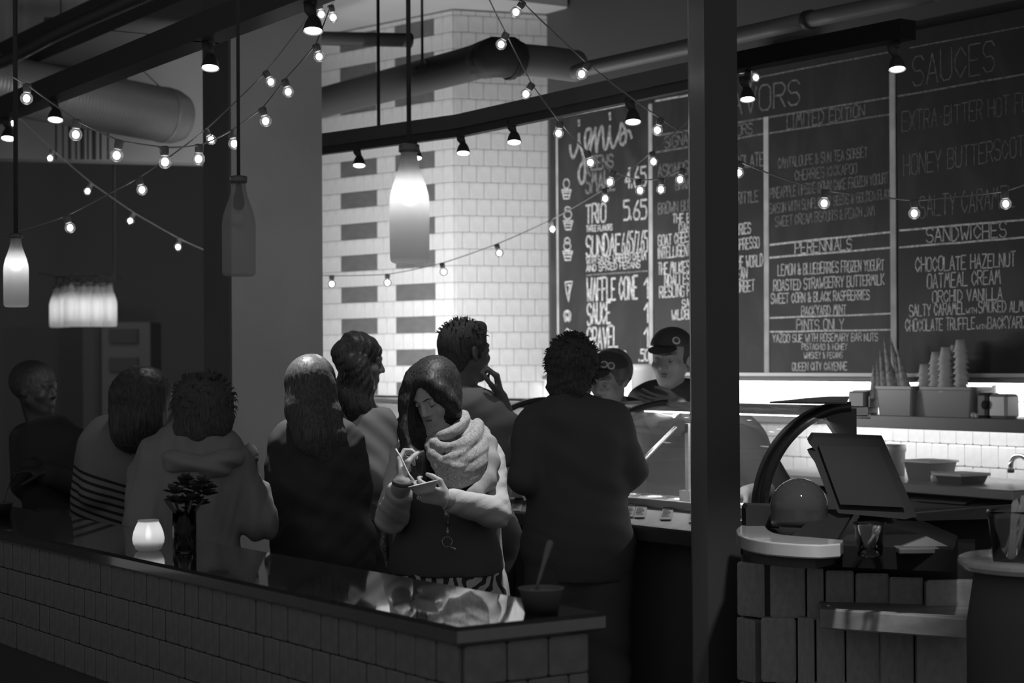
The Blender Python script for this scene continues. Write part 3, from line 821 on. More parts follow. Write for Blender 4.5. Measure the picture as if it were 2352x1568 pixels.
bottle_lamp(941, 604, 332, 4.4, 'large brightly lit frosted bottle lamp before the tiled column', 1, cord=.0055)
bottle_lamp(549, 634, 405, 5.2, 'unlit frosted bottle lamp hanging before the plastered pillar', 0, cord=.005)
bottle_lamp(37, 705, 536, 7.1, 'lit frosted bottle lamp at the left edge of the photo', .8, cord=.009)
CL = [(130, 752, 655, 12.30, 'leftmost bottle of the distant lit cluster, half behind its neighbour'), (147, 751, 650, 12.30, 'second bottle from the left in the distant lit cluster'),
      (163, 750, 648, 11.92, 'third bottle from the left in the distant lit cluster'), (178, 750, 650, 12.688, 'thin gap bottle behind, between third and fourth of the lit cluster'),
      (192, 750, 651, 11.92, 'middle front bottle of the distant lit cluster'), (207, 750, 649, 12.68, 'rear bottle between the two right of centre in the lit cluster'),
      (222, 750, 651, 11.92, 'second bottle from the right at the front of the lit cluster'), (237, 750, 650, 12.68, 'rear bottle near the right end of the lit cluster'),
      (252, 750, 649, 11.92, 'rightmost bottle of the distant lit cluster')]
for px, yb, yt, Y, lab in CL: bottle_lamp(px, yb, yt, Y, lab, .24, tall=True, cord=.006, group='distant cluster of bottle lamps', zc=float(q(192, 645, 12.3)[2] + .03))
mb = MB(); c_ = q(192, 645, 12.3)
[mb.box(c_ + Z * .03 + [0, dy, 0], (.20, 0, 0), (0, .006, 0), (0, 0, .004)) for dy in (-.38, 0, .38)]; [mb.box(c_ + Z * .03 + [dx, 0, 0], (.004, 0, 0), (0, .40, 0), (0, 0, .003)) for dx in (-.18, .18)]; mb.tube([q(263, 645, 12.1), q(263, -30, 12.1) * [1, 1, 0] + [0, 0, 4.25]], .011, 8)
top('cluster_frame', mb, iron, c_, 'thin dark frame and rod that hold the distant cluster of bottles', 'lamp frame')
# ================================================================= chalk lettering
GL = {'A': "002640 1131", 'B': "0006364544333 0333423120 00", 'C': "4536160501103041", 'D': "000626443210 00"}
GL = {}
def gdef(s):
    for ln in s.strip().split('\n'):
        k, v = ln.split(' ', 1); GL[k] = [[(int(p[0]), int(p[1])) for p in st.split()] for st in v.split('|')]
gdef("""A 00 26 40|12 32
B 00 06|06 36 45 44 33 03|33 42 41 30 00
C 44 35 26 15 04 02 11 20 31 42
D 00 06 26 44 42 20 00
E 40 00 06 46|03 33
F 00 06 46|03 33
G 45 36 16 05 01 10 30 41 43 23
H 00 06|40 46|03 43
I 20 26
J 46 41 30 10 01
K 00 06|46 03 40
L 06 00 40
M 00 16 23 36 40
N 00 06 40 46
O 10 01 05 16 36 45 41 30 10
P 00 06 36 45 44 33 03
Q 10 01 05 16 36 45 41 30 10|22 40
R 00 06 36 45 44 33 03|23 40
S 45 36 16 05 04 13 33 42 41 30 10 01
T 06 46|26 20
U 06 01 10 30 41 46
V 06 20 46
W 06 10 23 30 46
X 00 46|06 40
Y 06 23 46|23 20
Z 06 46 00 40
0 10 01 05 16 36 45 41 30 10
1 14 26 20
2 05 16 36 45 44 00 40
3 06 46 23 43 41 30 10 01
4 46 02 42|30 36
5 46 06 04 34 43 41 30 00
6 36 14 02 01 10 30 41 42 33 13 02
7 06 46 10
8 10 01 02 13 33 44 45 36 16 05 04 13|33 42 41 30 10
9 43 13 04 05 16 36 45 43 30
& 40 05 16 25 24 01 10 20 43
. 20 21
, 21 10
/ 00 46
$ 45 36 16 05 04 13 33 42 41 30 10 01|20 26
- 13 33
' 26 24""")
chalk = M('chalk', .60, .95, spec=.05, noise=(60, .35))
chalk_dim = M('chalk_shaded', .22, .95, spec=.05, noise=(60, .4))  # weaker light on the upper writing put into its colour
TN = WN - .0493                    # the writing lies on the faces of the boards
def stroke(mb, pxpts, wpx, n=TN, th=.0005):
    P = [qn(x, y, n) for x, y in pxpts]
    for a, b in zip(P[:-1], P[1:]):
        d = b - a; L_ = np.linalg.norm(d)
        if L_ < 1e-5: continue
        d /= L_; s_ = np.cross(d, N); w_ = wpx * .5 * (a.dot(N) / ray(0, 0).dot(N) * 0 + a[1] / F)
        a2, b2 = a - d * w_ * .45, b + d * w_ * .45
        mb.hexa([a2 - s_ * w_, b2 - s_ * w_, b2 + s_ * w_, a2 + s_ * w_] + [p - N * th for p in (a2 - s_ * w_, b2 - s_ * w_, b2 + s_ * w_, a2 + s_ * w_)])
def text(parent, s, x0, x1, y0, y1, h0, h1=None, w=2.2, mat=None, gap=.28):
    h1 = h0 if h1 is None else h1
    mb = MB(); adv = []; tot = 0
    r_ = random.Random(s)
    for ch in s:
        wd = {'I': .22, '1': .45, '.': .25, ',': .25, ' ': .80, "'": .2, '/': .8, 'M': 1.25, 'W': 1.3, '-': .7}.get(ch, 1.0)
        adv.append((tot, wd)); tot += wd + (gap if ch != ' ' else 0)
    tot -= gap
    done = None
    for ch, (o, wd) in zip(s, adv):
        if ch == ' ':
            if mb.v: done = mb.build('lettering', mat or chalk, parent); mb = MB()
            continue
        if ch not in GL: continue
        jy = r_.uniform(-.03, .03); jh = r_.uniform(.95, 1.05); sl = r_.uniform(-.03, .05)
        for st in GL[ch]:
            pts = []
            for gx, gy in st:
                gx2 = {'I': 0, '1': (gx - 1) / 1.0, '.': 0}.get(ch, gx / 4)
                u = (o + wd * gx2 + sl * gy / 6) / tot
                hh = (h0 + (h1 - h0) * u) * (gy / 6 * jh + jy)
                pts.append((x0 + (x1 - x0) * u, y0 + (y1 - y0) * u - hh))
            stroke(mb, pts, w)
    return mb.build('lettering', mat or chalk, parent) if mb.v else done
def rule(parent, x0, y0, x1, y1, w=4.5, mat=None):
    mb = MB(); k = 8; pts = [(x0 + (x1 - x0) * i / k, y0 + (y1 - y0) * i / k + random.uniform(-.5, .5)) for i in range(k + 1)]
    stroke(mb, pts, w); return mb.build('chalk_line', mat or chalk, parent)
# board faces: matt black with chalk dust rubbed into it
def board_mat(name, g, dust):
    mt = bpy.data.materials.new(name); mt.use_nodes = True; nd = mt.node_tree; b = nd.nodes['Principled BSDF']
    b.inputs['Roughness'].default_value = .55; b.inputs['Specular IOR Level'].default_value = .25
    tc = nd.nodes.new('ShaderNodeTexCoord'); mp = nd.nodes.new('ShaderNodeMapping'); mp.inputs['Scale'].default_value = (.8, .8, .5)
    nz = nd.nodes.new('ShaderNodeTexNoise'); nz.inputs['Scale'].default_value = 3.2; nz.inputs['Detail'].default_value = 4; nz.inputs['Distortion'].default_value = 1.4
    cr = nd.nodes.new('ShaderNodeValToRGB'); cr.color_ramp.elements[0].position = .45; cr.color_ramp.elements[1].position = .8
    cr.color_ramp.elements[0].color = (g, g, g, 1); cr.color_ramp.elements[1].color = (dust, dust, dust, 1)
    nd.links.new(tc.outputs['Object'], mp.inputs[0]); nd.links.new(mp.outputs[0], nz.inputs[0]); nd.links.new(nz.outputs[0], cr.inputs[0]); nd.links.new(cr.outputs[0], b.inputs['Base Color'])
    return mt
bm_ = board_mat('chalkboard', .036, .07)
framem = M('board_frame', .12, .5)
stripm = M('board_strip', .50, .8, spec=.1, noise=(9, .15))
def board(x0, x1, ztop, label):
    ta, tb = tn(x0, WN - .05), tn(x1, WN - .05)
    base = nt(WN - .02, (ta + tb) / 2, 1.52)
    b = empty('menu_board', base, label, 'menu board', 'chalk menu boards')
    mb = MB(); mb.box(nt(WN - .025, (ta + tb) / 2, (1.53 + ztop) / 2), D * (ta - tb) / 2, N * .024, Z * (ztop - 1.53) / 2); mb.build('panel', bm_, b)
    mb = MB(); mb.box(nt(WN - .035, (ta + tb) / 2, 1.520), D * (ta - tb) / 2, N * .034, Z * .0095); mb.build('bottom_moulding', M('moulding_light', .88, .6), b)
    mb = MB(); mb.box(nt(WN - .06, (ta + tb) / 2, 1.498), D * (ta - tb) / 2, N * .058, Z * .011); mb.build('bottom_rail', framem, b)
    return b, ta, tb
def vstrip(parent, px0, py0, px1, py1, wpx, name='divider_strip', mat=None):
    mb = MB(); a, c = qn(px0, py0, TN), qn(px1, py1, TN)
    hw = wpx * .5 * a[1] / F / .58
    mb.box((a + c) / 2, D * hw, N * .004, (a - c) / 2, .003); return mb.build(name, mat or stripm, parent)
ztop = lambda px, py: qn(px, py, TN)[2]
B1, *_ = board(1266, 1501, ztop(1400, 238) + .02, 'price board with the looping script heading and cup drawings, beside the tiled column')
B2, *_ = board(1502.5, 2062, ztop(1800, 150) + .05, 'wide flavour board, two columns, partly behind the steel post')
B3, *_ = board(2064, 2470, ztop(2200, 80) + .06, 'sauces and sandwiches board at the right edge of the photo')
# --- board 1
vstrip(B1, 1279, 290, 1283, 866, 4, 'edge_strip'); vstrip(B1, 1494, 238, 1496, 866, 8)
rule(B1, 1281, 269, 1440, 240, 4)
def jz(pts): return [(1220 + x / 3.92, 200 + y / 3.92) for x, y in pts]
def smooth(pts, k=5):
    P = [pts[0]] + list(pts) + [pts[-1]]; out = []
    for i in range(1, len(P) - 2):
        p0, p1, p2, p3 = map(np.array, (P[i - 1], P[i], P[i + 1], P[i + 2]))
        for j in range(k):
            t = j / k; out.append(tuple(.5 * (2 * p1 + (p2 - p0) * t + (2 * p0 - 5 * p1 + 4 * p2 - p3) * t * t + (3 * p1 - p0 - 3 * p2 + p3) * t ** 3)))
    out.append(tuple(pts[-1])); return out
mb = MB()
for st in ([(350, 525), (356, 590), (378, 632), (405, 585), (425, 510), (432, 420), (436, 500), (462, 590), (470, 660), (440, 720), (428, 780), (440, 850), (462, 862), (480, 820), (485, 740), (482, 650), (500, 560), (530, 470), (540, 400), (520, 376), (495, 400), (484, 480), (498, 570), (525, 580), (545, 500), (570, 400), (582, 365)],
           [(575, 400), (582, 480), (590, 580), (598, 500), (620, 390), (640, 360), (648, 440), (658, 545), (680, 540), (700, 440), (710, 350), (708, 420), (720, 510), (740, 540), (770, 480), (800, 390), (815, 330), (850, 400), (852, 480), (825, 515), (800, 490), (812, 430), (850, 400), (885, 400), (905, 455)],
           [(430, 300), (432, 345)], [(708, 235), (712, 290)]):
    mb = MB(); stroke(mb, smooth(jz(st)), 8); mb.build('script_letter', chalk, B1)
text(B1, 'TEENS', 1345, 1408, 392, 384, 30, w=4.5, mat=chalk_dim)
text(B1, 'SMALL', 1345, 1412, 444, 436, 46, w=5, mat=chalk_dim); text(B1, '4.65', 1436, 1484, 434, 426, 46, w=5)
text(B1, 'TRIO', 1346, 1391, 514, 508, 42, w=5); text(B1, '5.65', 1433, 1485, 506, 500, 44, w=5)
text(B1, 'THREE FLAVORS', 1347, 1406, 532, 528, 13, w=2.6)
text(B1, 'SUNDAE', 1347, 1425, 590, 582, 46, w=5); text(B1, '6.65/7.65', 1429, 1487, 582, 576, 48, w=4)
text(B1, 'WITH SAUCE WHIPPED CREAM', 1347, 1484, 606, 596, 16, w=2.6); text(B1, 'AND SPICED PECANS', 1347, 1470, 624, 614, 15, w=2.6)
rule(B1, 1347, 632, 1487, 622, 3, chalk_dim)
text(B1, 'WAFFLE CONE', 1348, 1464, 692, 685, 50, w=5); text(B1, '1', 1480, 1488, 684, 684, 48, w=5)
text(B1, 'SAUCE', 1349, 1402, 745, 741, 46, w=5); text(B1, '1', 1480, 1488, 740, 740, 46, w=5)
text(B1, 'GRAVEL', 1349, 1419, 801, 797, 48, w=5); text(B1, '1', 1480, 1488, 796, 796, 46, w=5)
text(B1, 'EXTRA TOPPINGS', 1345, 1438, 829, 827, 22, w=3.4); text(B1, '.50', 1468, 1490, 829, 828, 26, w=4)
def icon(polys, w=3.5):
    mb = MB()
    for p in polys: stroke(mb, p, w)
    mb.build('chalk_drawing', chalk, B1)
def cup(x, y, sc): return [(x - 11, y), (x + 11, y), (x + 10, y + 5), (x - 10, y + 5), (x - 11, y)], [(x - 9, y + 5), (x - 6, y + 20), (x + 6, y + 20), (x + 9, y + 5)], [(x - 6, y + 12), (x + 6, y + 12)]
def ring(x, y, rx, ry, n=12): return [(x + rx * math.cos(i * 2 * math.pi / n), y + ry * math.sin(i * 2 * math.pi / n)) for i in range(n + 1)]
icon(cup(1301, 436, 1) + (ring(1301, 422, 7, 11),)); icon(cup(1305, 507, 1) + (ring(1304, 493, 9, 10), ring(1304, 480, 6, 5)))
icon(cup(1304, 577, 1) + (ring(1303, 565, 8, 9), ring(1303, 553, 6, 7)))
icon(([(1298, 648), (1315, 646), (1309, 670), (1306, 692), (1301, 670), (1298, 648)], [(1303, 655), (1309, 654), (1306, 675)]))
icon((ring(1303, 723, 8, 10), ring(1303, 723, 4, 6), [(1296, 733), (1299, 738), (1303, 733), (1307, 738), (1311, 732)]))
icon(([(1294, 770), (1302, 755), (1310, 760), (1316, 762), (1311, 770), (1316, 778), (1303, 773), (1294, 778), (1299, 769)],))
# --- board 2
vstrip(B2, 1760, 268, 1762, 866, 10); vstrip(B2, 2050, 165, 2054, 866, 11)
rule(B2, 1506, 232, 1585, 218, 4); rule(B2, 1728, 180, 2048, 119, 3, chalk_dim)
text(B2, 'FLAVORS', 1612, 1836, 277, 240, 62, 56, w=3.6, mat=chalk_dim)
rule(B2, 1512, 311, 2048, 223, 4, chalk_dim); rule(B2, 1507, 350, 1756, 307, 4, chalk_dim); rule(B2, 1767, 306, 2048, 262, 3.4, chalk_dim)
text(B2, 'SIGNATURE FLAVORS', 1527, 1728, 340, 306, 27, 24, w=2.8, mat=chalk_dim)
text(B2, 'LIMITED EDITION', 1808, 1986, 297, 266, 34, 26, w=2.6, mat=chalk_dim)
for s_, x0, x1, y0, y1, h in (
        ('ASKINOSIE DARK CHOCOLATE', 1512, 1754, 408, 379, 29), ('BRAMBLEBERRY CRISP', 1552, 1700, 436, 418, 21),
        ('BROWN BUTTER ALMOND BRITTLE', 1512, 1741, 492, 462, 25), ('THE BUCKEYE STATE', 1545, 1690, 513, 496, 20), ('DARK CHOCOLATE', 1560, 1680, 534, 520, 20),
        ('GOAT CHEESE WITH RED CHERRIES', 1512, 1724, 565, 535, 24), ('INTELLIGENTSIA BLACK CAT ESPRESSO', 1512, 1744, 594, 568, 25),
        ('THE MILKIEST CHOCOLATE IN THE WORLD', 1512, 1752, 631, 610, 26), ('NDALI ESTATE VANILLA BEAN', 1527, 1716, 656, 640, 24),
        ('RIESLING POACHED PEAR SORBET', 1515, 1733, 684, 668, 25), ('SALTY CARAMEL', 1567, 1680, 706, 698, 18), ('WILDBERRY LAVENDER', 1543, 1690, 734, 726, 22)):
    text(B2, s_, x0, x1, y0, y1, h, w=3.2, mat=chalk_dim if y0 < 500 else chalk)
for s_, x0, x1, y0, y1, h, w_ in (
        ('CANTALOUPE & SUN TEA SORBET', 1787, 1992, 387, 360, 23, 2.2), ('CHERRIES KICKAPOO', 1826, 1968, 415, 397, 23, 2.2),
        ('PINEAPPLE UPSIDE DOWN CAKE FROZEN YOGURT', 1768, 2041, 457, 420, 24, 2.2), ('SAISON WITH SUNFLOWER SEEDS & GOLDEN FLAX', 1767, 2044, 491, 455, 22, 2.2),
        ('SWEET CREAM BISCUITS & PEACH JAM', 1781, 2009, 521, 494, 23, 2.4), ('PERENNIALS', 1826, 1956, 583, 572, 26, 2.8),
        ('LEMON & BLUEBERRIES FROZEN YOGURT', 1787, 2030, 633, 620, 25, 2.6), ('ROASTED STRAWBERRY BUTTERMILK', 1777, 2031, 668, 653, 24, 2.8),
        ('SWEET CORN & BLACK RASPBERRIES', 1771, 1997, 697, 687, 22, 2.8), ('BACKYARD MINT', 1841, 1943, 725, 721, 22, 2.6),
        ('PINTS ONLY', 1830, 1938, 758, 757, 25, 2.6), ('YAZOO SUE WITH ROSEMARY BAR NUTS', 1775, 2016, 786, 782, 18, 2.6),
        ('PISTACHIO & HONEY', 1842, 1946, 803, 803, 14, 2.2), ('WHISKEY & PECANS', 1847, 1935, 823, 822, 14, 2.2), ('QUEEN CITY CAYENNE', 1820, 1945, 851, 849, 18, 2.8)):
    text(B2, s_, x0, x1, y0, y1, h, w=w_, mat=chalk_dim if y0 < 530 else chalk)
rule(B2, 1768, 562, 2050, 532, 4.5); rule(B2, 1768, 592, 2050, 568, 4.5); rule(B2, 1768, 730, 2052, 720, 4); rule(B2, 1768, 762, 2052, 757, 4)
# --- board 3
rule(B3, 2090, 110, 2440, 44, 2.6, chalk_dim); rule(B3, 2062, 221, 2440, 155, 4, chalk_dim)
rule(B3, 2066, 529, 2440, 497, 4.5); rule(B3, 2066, 568, 2440, 538, 4.5)
for s_, x0, x1, y0, y1, h, w_ in (
        ('SAUCES', 2096, 2284, 198, 163, 70, 2.2), ('EXTRA-BITTER HOT FUDGE', 2072, 2412, 303, 247, 44, 1.6), ('HONEY BUTTERSCOTCH', 2076, 2388, 405, 352, 46, 2.2),
        ('SALTY CARAMEL', 2112, 2330, 500, 475, 50, 2.6), ('SANDWICHES', 2128, 2311, 557, 543, 33, 2.8), ('CHOCOLATE HAZELNUT', 2103, 2332, 625, 611, 32, 3),
        ('OATMEAL CREAM', 2130, 2298, 663, 651, 33, 3), ('ORCHID VANILLA', 2142, 2302, 695, 687, 27, 3), ('SALTY CARAMEL', 2089, 2217, 727, 721, 27, 3),
        ('WITH', 2219, 2243, 720, 719, 12, 2), ('SMOKED ALMONDS', 2248, 2392, 718, 714, 26, 3), ('CHOCOLATE TRUFFLE', 2080, 2239, 761, 755, 27, 3),
        ('WITH', 2243, 2266, 756, 755, 10, 2), ('BACKYARD MINT', 2269, 2402, 755, 751, 27, 3)):
    text(B3, s_, x0, x1, y0, y1, h, w=w_, mat=chalk_dim if y0 < 510 else chalk)
# ================================================================= ice cream display case
steel = M('brushed_steel', .75, .30, metal=.8, noise=(5, .06), stretch=(1, 1, 18))
dsteel = M('dark_steel', .10, .3, metal=.4)
slab = M('black_stone', .08, .25, spec=.5)
panelg = M('counter_front_paint', .115, .6, spec=.3)
tE = float(q(1945, 937, 6.71).dot(D))
nB, zB, nF, zF = 4.75, 1.422, 4.34, 1.075
tW = tn(700, nB)
case = empty('display_case', nt(nB - .3, tE + 2, 0), 'long ice cream dipping case with curved glass front and arched metal ribs', 'display case')
def arc(t, n0=nB, z0=zB, n1=nF, z1=zF, k=14, dn=0, dz=0):
    return [nt(n1 + (n0 - n1) * (1 - math.cos(a)) - dn * math.cos(a), t, z1 + (z0 - z1) * math.sin(a) + dz * math.sin(a)) for a in [math.pi / 2 * i / k for i in range(k + 1)]]
def sheet(name, A, B, mat, parent, th=.004):
    mb = MB(); n_ = len(A); vs = A + B; mb.add(vs, [(i, i + 1, n_ + i + 1, n_ + i) for i in range(n_ - 1)], True); return mb.build(name, mat, parent)
cglass = Mglass('case_glass', .92, .90, rough=.02)
ribs = [tE, float(qn(1530, 930, nB).dot(D)), float(qn(1252, 923, nB).dot(D)), float(qn(1040, 920, nB).dot(D)), tW]
for a, b in zip(ribs[:-1], ribs[1:]): sheet('curved_glass', arc(a), arc(b), cglass, case)
for i, t in enumerate(ribs):
    th_, w_ = (.018, .024) if i == 0 else (.011, .012)
    mb = MB(); pts = arc(t, dn=.006, dz=.006, k=18)
    vs = []
    for j, p in enumerate(pts):
        d = unit(pts[min(j + 1, len(pts) - 1)] - pts[max(j - 1, 0)]); u = np.cross(d, D) * th_
        vs += [p - D * w_ - u, p + D * w_ - u, p + D * w_ + u, p - D * w_ + u]
    mb.add(vs, [(j * 4 + i, j * 4 + (i + 1) % 4, j * 4 + 4 + (i + 1) % 4, j * 4 + 4 + i) for j in range(len(pts) - 1) for i in range(4)], True)
    mb.build('arched_rib', dsteel if i else M('rib_black', .045, .3), case)
mb = MB(); mb.prism([nt(nB, tE, zB), nt(nB - .13, tE, zB - .02), nt(nB - .04, tE, zB - .12), nt(nB - .02, tE, 1.15), nt(nB + .03, tE, 1.15), nt(nB + .03, tE, zB)], -D * .02); mb.build('end_bracket', MATS['rib_black'], case)
def rail(name, n, z, hn, hz, mat, t0=tW, t1=tE, bev=.004):
    mb = MB(); mb.box(nt(n, (t0 + t1) / 2, z), D * (t0 - t1) / 2, N * hn, Z * hz, bev); return mb.build(name, mat, case)
rail('top_rail', nB + .05, zB - .012, .06, .018, steel)
rail('back_rail', nB + .115, zB - .03, .01, .01, steel)
rail('lower_rail', nF - .01, zF - .02, .016, .028, steel)
rail('under_lip', nF - .0, zF - .056, .014, .008, slab)
# sloping label panel and dark ledge
nS = 4.12
mb = MB(); A_ = [nt(nF - .01, tW, 1.058), nt(nF - .01, tE + .02, 1.058), nt(nS, tE + .02, 1.012), nt(nS, tW, 1.012)]; mb.prism(A_, -Z * .02); mb.build('label_panel', M('label_panel_grey', .30, .5, noise=(14, .1)), case)
rail('ledge', nS + .06, .985, .09, .028, slab, bev=.006)
rail('front_panel', nS + .10, .50, .03, .455, panelg)
rail('kick_plate', nS + .14, .05, .03, .05, MATS['dark_paint'])
# inside: sloped tub deck, window posts, tubs of ice cream
mb = MB(); A_ = [nt(nF + .03, tW, 1.00), nt(nF + .03, tE, 1.00), nt(nB - .02, tE, 1.04), nt(nB - .02, tW, 1.04)]; mb.prism(A_, -Z * .02); mb.build('tub_deck', M('deck_white', .55, .35), case)
tt = tE + .14; k = 0
tubm = M('tub_steel', .5, .3, metal=.7); icem = M('ice_cream', .62, .7, noise=(18, .12), bump=(30, .6))
while tt < ribs[3]:
    for n_ in (nF + .125, nF + .275):
        c = nt(n_, tt, 1.012 + (n_ - nF) * .1)
        mb = MB(); mb.lathe(c - Z * .06, [(.058, 0), (.064, .075), (.067, .078), (.062, .078), (.060, .05)], 20, cap1=False); tb = mb.build('tub', tubm, case)
        mb = MB(); mb.lathe(c - Z * .02, [(.060, 0), (.057, .015 + .01 * math.sin(tt * 9 + n_ * 7)), (.035, .035), (.004, .03)], 16); mb.build('ice_cream', icem, tb)
    tt += .165; k += 1
mb = MB(); t_ = tn(1570, nF + .12)
mb.box(nt(nF + .14, t_, 1.20), D * .010, N * .008, Z * .16); mb.box(nt(nF + .14, t_, 1.07), D * .03, N * .02, Z * .04); mb.build('inner_post', steel, case)
mb = MB(); a_, b_ = nt(nB - .05, tn(1550, nB - .05), 1.33), nt(nF + .05, tn(1440, nF), 1.20); mb.tube([a_, b_], .008, 8); mb.build('inner_stay', steel, case)
rail('inner_back', nB + .02, .95, .008, .10, M('case_back_grey', .26, .45), bev=0)
# label cards on the sloping panel
cm, cdm = M('card_paper', .50, .7), M('card_print', .16, .7)
for k, (x0, x1, y0, y1) in enumerate(((1441, 1464, 1153, 1189), (1459, 1491, 1152, 1190), (1519, 1552, 1158, 1195), (1585, 1604, 1160, 1202), (1720, 1740, 1168, 1200), (1175, 1205, 1145, 1175), (1100, 1130, 1141, 1170))):
    def onp(px, py):
        n0, z0, n1, z1 = nF - .01, 1.058, nS, 1.012
        r = ray(px, py); nn = N * (z1 - z0) - Z * (n1 - n0); o = nt(n0, 0, z0) - CAM; return CAM + r * (o.dot(nn) / r.dot(nn))
    a, b, c, d = onp(x0 + 8, y0), onp(x1, y0), onp(x1 - 10, y1), onp(x0 - 2, y1)
    up = Z * .006 - N * .003
    base = (a + c) / 2
    names = ['flavour card partly hidden by the black jacket, leftmost of those right of it', 'second flavour card on the sloping panel right of the black jacket', 'lone flavour card midway between black jacket and steel post', 'flavour card cut by the steel post', 'flavour card just right of the steel post', 'flavour card left of the black jacket', 'flavour card behind the scarf woman\'s elbow']
    t = empty('flavour_card', base, names[k], 'card', 'flavour cards on the case')
    mb = MB(); mb.prism([p + up * .3 for p in (a, b, c, d)], up * .5); mb.build('card', cm, t)
    L_ = lambda u, v: (a * (1 - u) + b * u) * (1 - v) + (d * (1 - u) + c * u) * v
    mb = MB(); mb.prism([L_(.06, .04) + up, L_(.94, .04) + up, L_(.94, .2) + up, L_(.06, .2) + up], up * .1)
    for i in range(7):
        v = .3 + i * .085; mb.prism([L_(.12, v) + up, L_(.86 - .2 * (i % 3 == 2), v) + up, L_(.86 - .2 * (i % 3 == 2), v + .025) + up, L_(.12, v + .025) + up], up * .1)
    mb.build('print', cdm, t)

# napkin pile / papers on the ledge left of the black jacket
mb = MB(); c_ = qn(1192, 1165, nS + .10); c_[2] = 1.07; mb.box(c_, D * .10, N * .05, Z * .012, .003); mb.box(c_ + Z * .018 + D * .02, D * .09, N * .05, Z * .005, .002)
top('paper_stack', mb, M('paper', .42, .8), c_, 'pile of pale papers on the case ledge left of the black jacket', 'papers')

# ================================================================= bar counter in the foreground
ZB = 1.067                       # height of the bar top
def zat(px, py, z): return qz(px, py, z)
A0 = zat(1050, 1441, ZB); B0 = zat(1391, 1406, ZB)
tA = float(A0.dot(D)); n0_ = float(A0.dot(N)); n1_ = float(B0.dot(N)); tBk = float(B0.dot(D))
bar_ = empty('bar_counter', nt((n0_ + n1_) / 2, tA + 2.5, 0), 'long tiled bar with a glossy dark stone top running through the foreground', 'bar counter')
topm = M('bar_top_stone', .05, .06, spec=1.0, noise=(40, .15), coat=1.0)
Lb = 7.0
mb = MB()
dE = unit(B0 - A0)
def bp(n, t): return nt(n, t + (tBk - tA) * (n - n0_) / (n1_ - n0_), 0)
c8 = [bp(n0_, tA), bp(n1_, tA), bp(n1_, tA + Lb), bp(n0_, tA + Lb)]
def slabmesh(c, z0, z1, b=.008):
    m_ = sum(c) / 4; ins = []
    for p in c: v = m_ - p; ins.append(p + np.array([np.sign(v.dot(N)) * b * N[0] + np.sign(v.dot(D)) * b * D[0], np.sign(v.dot(N)) * b * N[1] + np.sign(v.dot(D)) * b * D[1], 0]))
    rings = [[p + Z * z0 for p in ins], [p + Z * (z0 + b) for p in c], [p + Z * (z1 - b) for p in c], [p + Z * z1 for p in ins]]
    mb = MB(); vs = [p for r in rings for p in r]
    fs = [(3, 2, 1, 0), (12, 13, 14, 15)] + [(r * 4 + i, r * 4 + (i + 1) % 4, (r + 1) * 4 + (i + 1) % 4, (r + 1) * 4 + i) for r in range(3) for i in range(4)]
    return mb.add(vs, fs)
slabmesh(c8, ZB - .040, ZB).build('countertop', topm, bar_)
ov = .030
k4 = [bp(n0_ + ov, tA + ov), bp(n1_ - ov, tA + ov), bp(n1_ - ov, tA + Lb), bp(n0_ + ov, tA + Lb)]
mb = MB(); mb.prism(k4, Z * (ZB - .040)); mb.build('carcass', M('bar_grout', .05, .9), bar_)
bt_me = MB().box((0, 0, 0), (1, 0, 0), (0, 1, 0), (0, 0, 1), .10).mesh('tile'); bt_me.materials.append(M('bar_tile', .17, .45, spec=.3, noise=(1.5, .12)))
dEnd = unit(k4[1] - k4[0]); Wend = np.linalg.norm(k4[1] - k4[0]); nEnd = -np.cross(Z, dEnd); nEnd = nEnd if nEnd.dot(D) < 0 else -nEnd
cnt = 0
TS = .083
for r in range(12):
    z1 = ZB - .042 - TS * r; zc_ = z1 - TS / 2
    t = tA + ov - (0 if r % 2 == 0 else TS / 2)
    while t < tA + 4.2:
        a, b = max(t, tA + ov), t + TS
        p = k4[0] + D * ((a + b) / 2 - tA - ov)
        if r < 5 and cnt < 290 and (r < 4 or t < tA + 1.6):
            tile_obj('tile', bar_, bt_me, p - N * (.004 + random.uniform(-.001, .001)) + Z * zc_, D * ((b - a) / 2 - .0015), N * .006, Z * (TS / 2 - .0015)); cnt += 1
        t += TS
    nW = 3; off = 0 if r % 2 == 0 else .5
    for i in range(nW + 1):
        a, b = max(0, (i - off) * Wend / nW), min(Wend, (i + 1 - off) * Wend / nW)
        if b - a < .02: continue
        tile_obj('end_tile', bar_, bt_me, k4[0] + dEnd * (a + b) / 2 + nEnd * .004 + Z * zc_, dEnd * ((b - a) / 2 - .002), nEnd * .006, Z * (TS / 2 - .0015))
print('bar tiles', cnt)

# things on the bar
def on_bar(px, py): return qz(px, py, ZB + .0005)
# candle holder
c_ = on_bar(341, 1264); sY = c_[1] / F
cnd = empty('candle_holder', c_, 'glowing frosted glass candle holder on the bar', 'candle holder')
R_ = 36.5 * sY; H_ = 71 * sY
mb = MB(); mb.lathe(c_, [(.001, 0), (R_ * .62, 0), (R_ * .80, H_ * .06), (R_ * .97, H_ * .26), (R_, H_ * .40), (R_ * .93, H_ * .60), (R_ * .80, H_ * .78), (R_ * .68, H_ * .90), (R_ * .63, H_ * .94), (R_ * .66, H_ * .97), (R_ * .65, H_), (R_ * .60, H_ * .99), (R_ * .60, H_ * .92)], 32, cap0=False, cap1=False)
mb.build('glass_bowl', Mfrost('candle_glass', .70, .02), cnd)
mb = MB(); mb.lathe(c_ + Z * .004, [(R_ * .55, 0), (R_ * .62, H_ * .30), (R_ * .2, H_ * .31), (.001, H_ * .30)], 20); mb.build('wax', M('wax', .7, .5), cnd)
